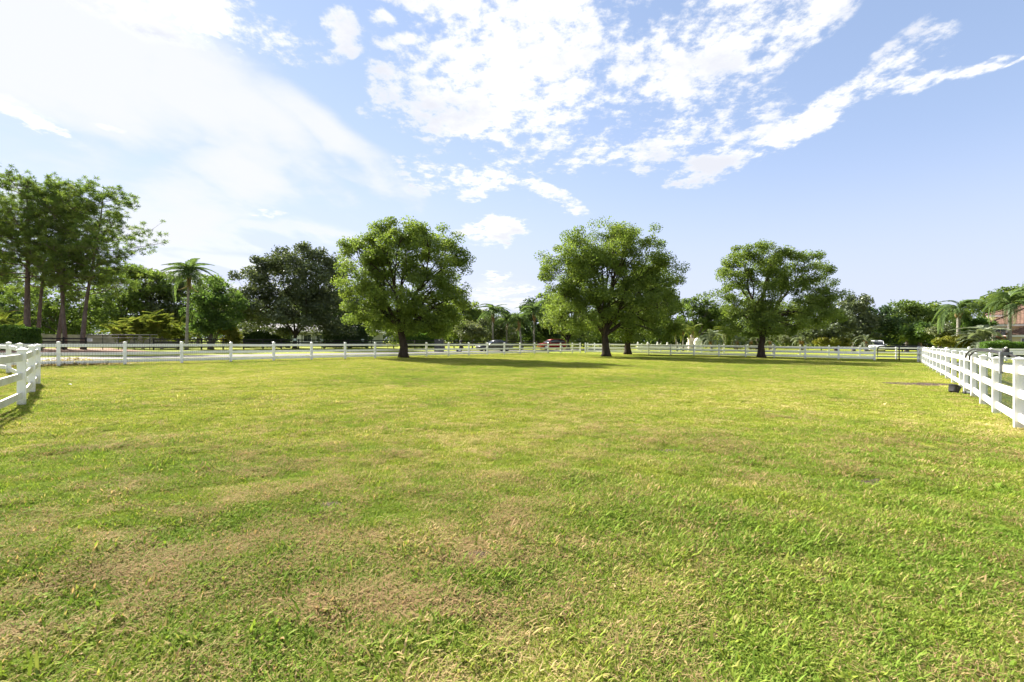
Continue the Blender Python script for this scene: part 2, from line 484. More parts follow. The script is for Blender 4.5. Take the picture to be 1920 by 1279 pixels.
# ------------------------------------------------------------------ mesh helpers
class MB:
    """collects vertices and faces, then builds ONE mesh object"""
    def __init__(s):
        s.v, s.f4, s.f3, s.t, s.n = [], [], [], [], 0

    def add(s, v, f4=None, f3=None, tint=None):
        v = np.asarray(v, dtype=np.float64).reshape(-1, 3)
        if f4 is not None and len(f4):
            s.f4.append(np.asarray(f4, dtype=np.int64).reshape(-1, 4) + s.n)
        if f3 is not None and len(f3):
            s.f3.append(np.asarray(f3, dtype=np.int64).reshape(-1, 3) + s.n)
        s.v.append(v)
        s.t.append(np.full(len(v), 0.5) if tint is None else np.broadcast_to(np.asarray(tint, dtype=np.float64), (len(v),)))
        s.n += len(v)
        return s

    def box(s, c, d, rz=0.0):
        x, y, z = d[0] / 2, d[1] / 2, d[2] / 2
        v = np.array([[-x, -y, -z], [x, -y, -z], [x, y, -z], [-x, y, -z], [-x, -y, z], [x, -y, z], [x, y, z], [-x, y, z]])
        if rz:
            q = np.array([[math.cos(rz), math.sin(rz), 0], [-math.sin(rz), math.cos(rz), 0], [0, 0, 1]])
            v = v @ q
        return s.add(v + np.array(c), [[0, 3, 2, 1], [4, 5, 6, 7], [0, 1, 5, 4], [1, 2, 6, 5], [2, 3, 7, 6], [3, 0, 4, 7]])

    def tube(s, path, rad, n=6, cap=True):
        P = np.asarray(path, dtype=np.float64)
        k = len(P)
        rad = np.broadcast_to(np.asarray(rad, dtype=np.float64), (k,))
        T = np.gradient(P, axis=0)
        T /= np.linalg.norm(T, axis=1)[:, None] + 1e-9
        ref = np.array([0.0, 0.0, 1.0]) if abs(T[:, 2]).mean() < 0.8 else np.array([1.0, 0.0, 0.0])
        A = np.cross(T, ref)
        A /= np.linalg.norm(A, axis=1)[:, None] + 1e-9
        B = np.cross(T, A)
        th = np.linspace(0, 2 * math.pi, n, endpoint=False)
        V = (P[:, None, :] + rad[:, None, None] * (np.cos(th)[None, :, None] * A[:, None, :] + np.sin(th)[None, :, None] * B[:, None, :])).reshape(-1, 3)
        i = np.arange(k - 1)[:, None] * n
        j = np.arange(n)[None, :]
        j2 = (j + 1) % n
        F = np.stack([i + j, i + j2, i + n + j2, i + n + j], -1).reshape(-1, 4)
        f3 = None
        if cap:
            V = np.vstack([V, P[0], P[-1]])
            a, b = k * n, k * n + 1
            f3 = [[a, (q + 1) % n, q] for q in range(n)] + [[b, (k - 1) * n + q, (k - 1) * n + (q + 1) % n] for q in range(n)]
        return s.add(V, F, f3)

    def mesh(s, name, mat, smooth=False):
        me = bpy.data.meshes.new(name)
        V = np.concatenate(s.v)
        f4 = np.concatenate(s.f4) if s.f4 else np.zeros((0, 4), int)
        f3 = np.concatenate(s.f3) if s.f3 else np.zeros((0, 3), int)
        me.vertices.add(len(V))
        me.vertices.foreach_set('co', V.astype(np.float32).ravel())
        nl = f4.size + f3.size
        me.loops.add(nl)
        me.loops.foreach_set('vertex_index', np.concatenate([f4.ravel(), f3.ravel()]).astype(np.int32))
        me.polygons.add(len(f4) + len(f3))
        st = np.concatenate([np.arange(len(f4)) * 4, f4.size + np.arange(len(f3)) * 3]).astype(np.int32)
        me.polygons.foreach_set('loop_start', st)
        me.polygons.foreach_set('use_smooth', np.full(len(st), bool(smooth)))
        at_ = me.attributes.new('tint', 'FLOAT', 'POINT')
        at_.data.foreach_set('value', np.concatenate(s.t).astype(np.float32))
        me.update(calc_edges=True)
        me.materials.append(M[mat] if isinstance(mat, str) else mat)
        return me

    def build(s, name, mat, parent=None, smooth=False):
        return obj(name, s.mesh(name, mat, smooth), parent)


def obj(name, data, parent=None, loc=None, rz=None, scale=None):
    o = bpy.data.objects.new(name, data)
    col.objects.link(o)
    o.parent = parent
    if loc is not None:
        o.location = loc
    if rz is not None:
        o.rotation_euler = (0, 0, rz)
    if scale is not None:
        o.scale = scale
    return o


def thing(name, label, cat, loc=(0, 0, 0), rz=0.0, group=None):
    o = obj(name, None, None, loc, rz)
    return tag(o, label, cat, group)


def tag(o, label=None, cat=None, group=None, kind=None):
    for k, v in (('label', label), ('category', cat), ('group', group), ('kind', kind)):
        if v:
            o[k] = v
    return o


# smooth value noise for laying out patches and relief
_G = np.random.default_rng(11).random((256, 256))


def vnoise(x, y, sc_, ox=0.0, oy=0.0):
    x = np.asarray(x) * sc_ + ox + 500.0
    y = np.asarray(y) * sc_ + oy + 500.0
    xi, yi = np.floor(x).astype(int), np.floor(y).astype(int)
    fx, fy = x - xi, y - yi
    fx, fy = fx * fx * (3 - 2 * fx), fy * fy * (3 - 2 * fy)
    g = lambda a, b: _G[a & 255, b & 255]
    return (g(xi, yi) * (1 - fx) + g(xi + 1, yi) * fx) * (1 - fy) + (g(xi, yi + 1) * (1 - fx) + g(xi + 1, yi + 1) * fx) * fy


def fbm(x, y, sc_, oct_=4, ox=0.0):
    o, a, t = 0.0, 1.0, 0.0
    for i in range(oct_):
        o = o + a * vnoise(x, y, sc_ * 2.03 ** i, ox + 17.3 * i, ox * 0.7 + 9.1 * i)
        t += a
        a *= 0.5
    return o / t


def relief(x, y):
    r = np.hypot(x, y)
    w = np.clip((24.0 - r) / 10.0, 0, 1)
    return w * ((fbm(x, y, 0.28, 3, 3.0) - 0.5) * 0.10 + (fbm(x, y, 2.2, 3, 8.0) - 0.5) * 0.060)


# ------------------------------------------------------------------ ground, road, drive
b = MB()
NA = 300
rings = np.concatenate([[0.3], np.geomspace(0.8, 60.0, 190), np.geomspace(64.0, 1800.0, 26)])
th = np.linspace(0, 2 * math.pi, NA, endpoint=False)
gx = (rings[:, None] * np.sin(th)[None, :]).ravel()
gy = (rings[:, None] * np.cos(th)[None, :]).ravel()
V = np.stack([gx, gy, relief(gx, gy)], 1)
i = np.arange(len(rings) - 1)[:, None] * NA
j = np.arange(NA)[None, :]
F = np.stack([i + j, i + NA + j, i + NA + (j + 1) % NA, i + (j + 1) % NA], -1).reshape(-1, 4)
V = np.vstack([V, [0, 0, relief(np.array(0.0), np.array(0.0))]])
b.add(V, F, [[NA * len(rings), q, (q + 1) % NA] for q in range(NA)])
tag(b.build('ground', 'turf', None, True), kind='structure')

FA = np.array([-21.4, 21.9])                     # first post of the roadside fence
FU = np.array([0.651, 0.759])                    # its direction
FN = np.array([-0.759, 0.651])                   # towards the road
fpt = lambda s_, o_: tuple(FA + FU * s_ + FN * o_)


def strip(name, mat, pts, z, kind='structure'):
    """flat sheet from paired edge points"""
    v, f = [], []
    for a_, b_ in pts:
        v += [(a_[0], a_[1], z), (b_[0], b_[1], z)]
    for q in range(len(pts) - 1):
        f.append([2 * q, 2 * q + 1, 2 * q + 3, 2 * q + 2])
    m = MB().add(v, f)
    return tag(m.build(name, mat), kind=kind)


ss = np.linspace(-70, 120, 39)
wob = lambda s_: 0.35 * math.sin(s_ * 0.21) + 0.2 * math.sin(s_ * 0.53 + 1)
strip('road', 'road', [(fpt(q, 13.0 + wob(q)), fpt(q, 7.6 + wob(q + 4))) for q in ss], 0.008)
strip('driveway', 'road', [(fpt(-26 + q, 30.0 - abs(q) * 0.02), fpt(-26 + q * 2.6, 12.6)) for q in np.linspace(-5, 7, 7)], 0.012)
strip('bare_earth', 'dirt', [(fpt(q, 48), fpt(q, 24 + 1.5 * math.sin(q * 0.6))) for q in np.linspace(-60, 9, 30)], 0.004)
# bare soil beside the fence
def patch(name, mat, c, rx, ry, rz, z):
    v = [(c[0], c[1], z + float(relief(np.array(c[0]), np.array(c[1]))))]
    n_ = 40
    for ring in (0.55, 1.0):
        for q in range(n_):
            a_ = 2 * math.pi * q / n_
            k_ = ring * (1 + 0.25 * math.sin(3 * a_ + 1) + 0.15 * math.sin(7 * a_))
            x, y = rx * k_ * math.cos(a_), ry * k_ * math.sin(a_)
            X, Y = c[0] + x * math.cos(rz) - y * math.sin(rz), c[1] + x * math.sin(rz) + y * math.cos(rz)
            v.append((X, Y, z * (1.2 - ring) + float(relief(np.array(X), np.array(Y)))))
    f3 = [[0, 1 + q, 1 + (q + 1) % n_] for q in range(n_)]
    f4 = [[1 + q, 1 + n_ + q, 1 + n_ + (q + 1) % n_, 1 + (q + 1) % n_] for q in range(n_)]
    return tag(MB().add(v, f4, f3).build(name, mat, None, True), kind='structure')


SOIL = [(at(1722, 16.0), 0.85, 0.42, 0.1)]
patch('bare_soil', 'soil', SOIL[0][0], 1.15, 0.60, 0.0, 0.045)
SMALL = [(at(1255, 5.97), .16, .13), (at(620, 3.9), .14, .11), (at(1625, 4.7), .17, .10), (at(1740, 16.4), .5, .5), (at(900, 3.0), .13, .12), (at(1545, 2.75), .10, .07)]
for (c_, rx_, ry_) in SMALL:
    patch('bare_soil', 'soil', c_, rx_, ry_, 0.3, 0.012)

# ------------------------------------------------------------------ fences
post_b = MB().box((0, 0, 0.58), (0.127, 0.127, 1.16))
ME_post = post_b.mesh('post', 'vinyl')
capb = MB().box((0, 0, 0.010), (0.150, 0.150, 0.022))
capb.add([[-.062, -.062, .0215], [.062, -.062, .0215], [.062, .062, .0215], [-.062, .062, .0215], [0, 0, .055]], None, [[0, 1, 4], [1, 2, 4], [2, 3, 4], [3, 0, 4]])
ME_cap = capb.mesh('post_cap', 'vinyl')


def rail_mesh(mat):
    m = MB()
    h, w, e = 0.07, 0.019, 0.006
    pr = [(-w, -h + e), (-w + e, -h), (w - e, -h), (w, -h + e), (w, h - e), (w - e, h), (-w + e, h), (-w, h - e)]
    v = [(x, y, z) for x in (0.0, 1.0) for y, z in pr]
    m.add(v, [[q, (q + 1) % 8, 8 + (q + 1) % 8, 8 + q] for q in range(8)])
    return m.mesh('rail', mat)


ME_rail = rail_mesh('vinyl')
ME_rail_old = rail_mesh('vinyl_old')
RAILS = (1.0, 0.605, 0.205)


def fence(label, pts, old=False, wires=(), rails=RAILS, skip=(), noposts=(), group='white paddock fences', drop=0.0):
    x0, y0 = pts[0]
    t = thing('paddock_fence', label, 'fence', (x0, y0, 0), 0, group)
    jit = random.Random(len(label))
    for q, (x, y) in enumerate(pts):
        a_ = pts[max(q - 1, 0)]
        c_ = pts[min(q + 1, len(pts) - 1)]
        rz = math.atan2(c_[1] - a_[1], c_[0] - a_[0])
        z = float(relief(np.array(x), np.array(y))) - 0.02
        if q not in noposts:
            p = obj('post', ME_post, t, (x - x0, y - y0, z + jit.uniform(-.008, .008)), rz)
            p.rotation_euler = (jit.uniform(-.007, .007), jit.uniform(-.007, .007), rz)
            obj('post_cap', ME_cap, p, (0, 0, 1.16))
        if q < len(pts) - 1 and q not in skip:
            d = np.array(pts[q + 1]) - np.array(pts[q])
            ln = float(np.hypot(*d))
            ang = math.atan2(d[1], d[0])
            u = d / ln
            z2 = float(relief(np.array(pts[q + 1][0]), np.array(pts[q + 1][1]))) - 0.02
            g = 0.060
            for h in rails:
                r = obj('rail', ME_rail_old if old else ME_rail, t, (x - x0 + u[0] * g, y - y0 + u[1] * g, z + h + jit.uniform(-.012, .012)), ang, (ln - 2 * g, 1, 1))
                r.rotation_euler = (0, -math.atan2(z2 - z + jit.uniform(-.012, .012), ln), ang)
            if q in wires:
                wm = MB()
                n_ = np.array([-u[1], u[0]]) * -0.030
                for k in range(int(ln / 0.10) + 1):
                    o_ = u * min(k * 0.10, ln)
                    wm.box((o_[0] + n_[0], o_[1] + n_[1], 0.60), (0.004, 0.004, 1.06))
                for k in range(11):
                    c2 = u * ln / 2
                    wm.box((c2[0] + n_[0], c2[1] + n_[1], 0.08 + k * 0.104), (ln, 0.0032, 0.0032), ang)
                w_ = wm.build('wire_mesh', 'wire', t)
                w_.location = (x - x0, y - y0, z)
    return t


fence('long white three-rail fence running beside the road behind the first shade tree',
      [fpt(2.44 * q, 0) for q in range(-2, 19)] + [(8.3, 56.5)], wires=(1, 2, 3, 4))
FG = np.array([29.86, 38.2])
FGU = np.array([-0.762, 0.647])
fence('white three-rail fence behind the tree trunks, ending at the black pipe gate',
      [tuple(FG + FGU * 2.44 * q) for q in range(0, 11)] + [(8.9, 56.2)])
B0 = np.array([33.0, 44.0])
fence('second white fence across the lane, just beyond the fence with the pipe gate',
      [(47.4, 38.6), (45.0, 39.3), (42.6, 40.0), (40.2, 40.8), (37.8, 41.6), (35.3, 42.6)] + [tuple(B0 + FGU * 2.44 * q) for q in range(0, 10)] + [(12.2, 61.6), (10.6, 59.6), (9.4, 57.6)])
RP = [(5.4, 3.9), (6.9, 5.8), (8.43, 7.7), (10.1, 9.66), (11.16, 10.97), (12.41, 12.45), (13.33, 13.6), (14.36, 14.8)]
RU = np.array([0.6326, 0.7745])
RP += [tuple(np.array(RP[-1]) + RU * 2.44 * q) for q in range(1, 11)] + [(31.0, 35.4), (33.3, 37.9)]
fence('near white fence with mildewed rails on the side of the tiled-roof house', RP, old=True, wires=(2, 3, 4, 5, 6))
LP = [(-5.6, 4.2), (-7.2, 6.05), (-8.8, 7.85), (-10.2, 9.66), (-12.1, 11.7), (-14.0, 13.7)]
fence('near white fence with mildewed rails on the side of the pine trees', LP, old=True)
fence('white fence half hidden behind the near corner posts below the round hedge', [(-12.35, 12.0), (-15.8, 14.9), (-19.3, 17.8), (-24.2, 20.6), (-26.5, 21.8)], noposts=(0,))
fence('white fence crossing behind the drooping black hose', [(25.4, 28.6), (26.6, 28.4), (29.0, 28.1), (31.4, 27.8), (33.9, 27.5)], noposts=(0,))

# black board fences
ME_bpost = MB().box((0, 0, 0.68), (0.14, 0.14, 1.36)).mesh('post', 'black_board')
ME_bboard = MB().box((0.5, 0, 0), (1.0, 0.03, 0.14)).mesh('board', 'black_board')


def black_fence(label, pts, hs=(1.22, 0.86, 0.50), skip=()):
    x0, y0 = pts[0]
    t = thing('board_fence', label, 'fence', (x0, y0, 0), 0, 'black board fences')
    for q, (x, y) in enumerate(pts):
        a_ = pts[min(q, len(pts) - 2)]
        c_ = pts[min(q, len(pts) - 2) + 1]
        rz = math.atan2(c_[1] - a_[1], c_[0] - a_[0])
        obj('post', ME_bpost, t, (x - x0, y - y0, 0), rz)
        if q < len(pts) - 1 and q not in skip:
            d = np.array(pts[q + 1]) - np.array(pts[q])
            nrm = np.array([d[1], -d[0]]) / np.hypot(*d) * 0.087
            for h in hs:
                obj('board', ME_bboard, t, (x - x0 + nrm[0], y - y0 + nrm[1], h), rz, (float(np.hypot(*d)) - 0.004, 1, 1))
    return t


def lerp_pts(a, c, n):
    return [(a[0] + (c[0] - a[0]) * q / n, a[1] + (c[1] - a[1]) * q / n) for q in range(n + 1)]


black_fence('black board fence under the pine trees beside the long pipe gate', lerp_pts(at(-60, 46.5), at(161, 50.0), 5))
black_fence('black board fence along the far verge between areca palms and the palm row', lerp_pts(at(288, 52.0), at(560, 64.0), 7) + lerp_pts(at(560, 64.0), at(1010, 84.0), 12)[1:])
black_fence('low black board fence before the far wood beyond the white pickup', lerp_pts(at(1540, 78.0), at(1840, 64.0), 9))


# ------------------------------------------------------------------ gates and things by the fences
def pipe_gate(label, a, c, h, bars, mat, uprights, rr=0.022, arch=True, z0=0.12):
    a, c = np.array(a), np.array(c)
    ln = float(np.hypot(*(c - a)))
    t = thing('pipe_gate', label, 'gate', (a[0], a[1], 0), math.atan2(c[1] - a[1], c[0] - a[0]))
    fr = [(0.0, 0, 0.02), (0, 0, h - 0.22), (0.04, 0, h - 0.10), (0.10, 0, h - 0.03), (0.22, 0, h), (ln, 0, h)] if arch else [(0, 0, 0.02), (0, 0, h), (0.01, 0, h), (ln, 0, h)]
    MB().tube(fr, rr * 1.25, 8).build('gate_frame', mat, t, True)
    MB().tube([(ln, 0, 0.02), (ln, 0, h + 0.12)], rr * 1.5, 8).build('hinge_post', mat, t, True)
    for k in range(bars):
        z = z0 + (h - z0) * k / bars
        MB().tube([(0, 0, z), (ln, 0, z)], rr * 0.8, 6).build('bar', mat, t, True)
    for u in uprights:
        MB().tube([(ln * u, -0.03, 0.02), (ln * u, -0.03, h)], rr * 1.1, 6).build('upright', mat, t, True)
    return t


pipe_gate('black tubular pipe gate with rounded corner closing the white fence', (29.99, 38.05), (33.1, 37.75), 1.18, 5, 'black_steel', (0.52,), 0.036)
g = pipe_gate('long low pipe gate with pale top bars before the areca palms', at(163, 50.5), at(281, 51.5), 1.62, 3, 'black_steel', (0.25, 0.5, 0.75), 0.03, False, 0.35)
MB().tube([(0, 0, 1.70), (6.9, 0, 1.70)], 0.032, 6).build('top_bar', 'grey_steel', g, True)
MB().tube([(0, -0.05, 1.36), (6.9, -0.05, 1.36)], 0.028, 6).build('top_bar', 'grey_steel', g, True)
t = thing('warning_sign', 'small white rectangular sign hung on the long pipe gate', 'sign', at(168, 50.2) + (0.92,))
MB().box((0, 0, 0.16), (0.60, 0.015, 0.30)).build('plate', 'sign_white', t)
for q in range(3):
    MB().box((0, -0.0095, 0.25 - q * 0.08), (0.42 - 0.07 * q, 0.003, 0.025)).build('print_line', 'grey_plastic', t)
for q, (px, d, lab) in enumerate(((553, 63.3, 'pale green board sign on the black fence below the live oak trunk'),
                                  (603, 65.6, 'pale green board sign on the black fence before the sage house'),
                                  (680, 69.2, 'pale green board sign on the black fence at the end of the dark hedge'),
                                  (727, 71.4, 'pale green board sign on the black fence beside the first shade tree trunk'))):
    x, y = at(px, d - 0.35)
    t = thing('notice_board', lab, 'sign', (x, y, 1.12), 0, 'signs on the black fence')
    MB().box((0, 0, 0.15), (0.44, 0.02, 0.32)).build('board', 'sign_green', t)
    MB().box((0, -0.012, 0.18), (0.30, 0.004, 0.14)).build('panel', 'sign_white', t)
    MB().box((0, 0.035, -0.48), (0.05, 0.05, 1.26)).build('stake', 'black_board', t)

# hose looped over the near fence, grey saddle bracket, black feeder tub and pipe
def arc_path(p, n=40):
    p = np.asarray(p, float)
    k = len(p)
    t_ = np.linspace(0, k - 1, n)
    out = []
    for v in t_:
        i_ = min(int(v), k - 2)
        f_ = v - i_
        p0, p1, p2, p3 = p[max(i_ - 1, 0)], p[i_], p[i_ + 1], p[min(i_ + 2, k - 1)]
        out.append(0.5 * ((2 * p1) + (-p0 + p2) * f_ + (2 * p0 - 5 * p1 + 4 * p2 - p3) * f_ ** 2 + (-p0 + 3 * p1 - 3 * p2 + p3) * f_ ** 3))
    return np.array(out)


def onfence(s_, z, off=0.0):
    """point beside the near right fence: s_ metres from its eighth post back towards the camera"""
    p = np.array([14.36, 14.8]) - RU * s_ + np.array([-RU[1], RU[0]]) * off
    return (p[0], p[1], z)


t = thing('water_hose', 'black hose in two loops sagging over the top of the near fence', 'hose', onfence(2.0, 0))
o0 = np.array(onfence(2.0, 0))
for k, pts in enumerate(([onfence(2.3, 1.02, .12), onfence(2.34, 1.08, .12), onfence(2.6, 1.18, .10), onfence(3.4, 1.27, .06), onfence(5.6, 1.27, .0), onfence(7.7, 1.20, -.02), onfence(8.3, 1.12, -.06), onfence(8.5, 0.95, -.10)],
                         [onfence(3.1, 0.98, .12), onfence(3.2, 1.10, .12), onfence(3.55, 1.20, .08), onfence(4.3, 1.245, .04), onfence(6.0, 1.235, .02), onfence(7.6, 1.17, 0)])):
    MB().tube(arc_path(np.array(pts) - o0), 0.021, 8).build('hose_loop', 'black_rubber', t, True)
t = thing('saddle_bracket', 'grey bracket clipped over the top rail holding the black hose', 'bracket', onfence(7.55, 0.86, 0.10), math.atan2(RU[1], RU[0]))
m = MB().box((0, 0, 0.16), (0.15, 0.05, 0.36))
m.build('clip', 'grey_plastic', t)
MB().box((0, -0.06, 0.365), (0.17, 0.17, 0.06)).build('saddle', 'grey_plastic', t)
MB().tube([(0, -0.06, 0.38), (0, -0.06, 0.47)], 0.05, 10).build('knob', 'black_rubber', t, True)
# feeder tub lying on its side
tx, ty = at(1788, 13.2)
t = thing('feed_tub', 'black rubber tub lying tipped on the grass near the fence', 'tub', (tx, ty, 0.0), R(20))
m = MB()
n_ = 20
prof = [(0.000, 0.01), (0.145, 0.0), (0.155, 0.02), (0.185, 0.24), (0.200, 0.245), (0.200, 0.262), (0.178, 0.262), (0.150, 0.035), (0.0, 0.03)]
v = []
for r_, z_ in prof:
    for q in range(n_):
        a_ = 2 * math.pi * q / n_
        ca, sa = math.cos(a_), math.sin(a_)
        k_ = (abs(ca) ** 4 + abs(sa) ** 4) ** -0.25
        v.append((r_ * k_ * ca, r_ * k_ * sa, z_))
f = [[r_ * n_ + q, r_ * n_ + (q + 1) % n_, (r_ + 1) * n_ + (q + 1) % n_, (r_ + 1) * n_ + q] for r_ in range(len(prof) - 1) for q in range(n_)]
v = np.array(v)
ta = R(24)
v = v * np.array([0.62, 0.62, 0.78])
v = v @ np.array([[math.cos(ta), 0, -math.sin(ta)], [0, 1, 0], [math.sin(ta), 0, math.cos(ta)]])
v[:, 2] -= v[:, 2].min() + 0.01
m.add(v, f)
m.build('tub_body', 'black_rubber', t, True)
MB().tube([(0.19, 0.0, 0.20), (0.24, 0.03, 0.16), (0.235, 0.05, 0.08), (0.2, 0.05, 0.05)], 0.012, 6).build('handle', 'grey_plastic', t, True)
t = thing('drain_pipe', 'grey pipe lying in the grass from the tub to the fence', 'pipe', (tx + 0.12, ty - 0.22, 0.045))
e = np.array([12.9, 12.7, 0.06]) - np.array([tx + 0.12, ty - 0.22, 0.045])
MB().tube(arc_path([(0, 0, 0), e * 0.35 + np.array([0, 0.02, 0.0]), e * 0.7 + np.array([0, -0.02, 0]), e], 16), 0.036, 10).build('pipe_run', 'grey_plastic', t, True)
MB().tube([(-0.03, 0, 0), (0.05, 0.003, 0)], 0.046, 10).build('collar', 'black_rubber', t, True)

# utility cabinet and roadside mailbox
x, y = at(823.5, 55.0)
t = thing('utility_cabinet', 'tall dark grey utility cabinet on the verge before the black car', 'cabinet', (x, y, 0), R(6))
v = []
for z_, w_, d_ in ((0.0, 0.56, 0.42), (0.08, 0.55, 0.41), (1.28, 0.50, 0.38)):
    v += [(-w_, -d_, z_), (w_, -d_, z_), (w_, d_, z_), (-w_, d_, z_)]
m = MB().add(v, [[r_ * 4 + q, r_ * 4 + (q + 1) % 4, r_ * 4 + 4 + (q + 1) % 4, r_ * 4 + 4 + q] for r_ in range(2) for q in range(4)] + [[8, 9, 10, 11]])
m.build('body', 'cabinet', t)
MB().box((0, 0, 1.375), (1.08, 0.84, 0.18)).build('lid', 'cabinet', t)
MB().box((0.02, -0.424, 1.38), (0.10, 0.006, 0.13)).build('badge', 'sign_white', t)
MB().box((0, -0.43, 0.62), (0.86, 0.012, 0.98)).build('door_panel', 'cabinet', t)
MB().box((0.34, -0.452, 0.62), (0.04, 0.03, 0.16)).build('handle', 'grey_steel', t)
x, y = at(863.5, 55.5)
t = thing('mailbox', 'dark mailbox on a post with a pale number plate beside the road', 'mailbox', (x, y, 0), R(12))
MB().box((0, 0, 0.55), (0.11, 0.11, 1.1)).build('post', 'black_board', t)
m = MB()
pr = [(-0.11, 0), (0.11, 0), (0.11, 0.14)] + [(0.11 * math.cos(a_), 0.14 + 0.11 * math.sin(a_)) for a_ in np.linspace(0.3, math.pi - 0.3, 6)] + [(-0.11, 0.14)]
k = len(pr)
v = [(p[0], yy, 1.11 + p[1]) for yy in (-0.28, 0.28) for p in pr] + [(0, -0.28, 1.2), (0, 0.28, 1.2)]
m.add(v, [[q, (q + 1) % k, k + (q + 1) % k, k + q] for q in range(k)], [[2 * k, (q + 1) % k, q] for q in range(k)] + [[2 * k + 1, k + q, k + (q + 1) % k] for q in range(k)])
m.build('box', 'black_steel', t)
MB().box((0, -0.065, 0.98), (0.16, 0.012, 0.20)).build('number_plate', 'sign_white', t)
MB().box((0, 0.0, 1.40), (0.08, 0.10, 0.16)).build('finial', 'black_steel', t)
MB().box((-0.18, 0.02, 0.14), (0.62, 0.34, 0.28)).build('planter', 'black_board', t)
MB().box((-0.12, -0.16, 0.17), (0.28, 0.02, 0.16)).build('planter_plate', 'sign_white', t)


# ------------------------------------------------------------------ cars
def loft(m, rings_):
    k = len(rings_[0])
    v = np.concatenate([np.asarray(r_, float) for r_ in rings_])
    n_ = len(rings_)
    f = [[i_ * k + q, i_ * k + (q + 1) % k, (i_ + 1) * k + (q + 1) % k, (i_ + 1) * k + q] for i_ in range(n_ - 1) for q in range(k)]
    v = np.vstack([v, np.mean(rings_[0], 0), np.mean(rings_[-1], 0)])
    f3 = [[n_ * k, (q + 1) % k, q] for q in range(k)] + [[n_ * k + 1, (n_ - 1) * k + q, (n_ - 1) * k + (q + 1) % k] for q in range(k)]
    return m.add(v, f, f3)


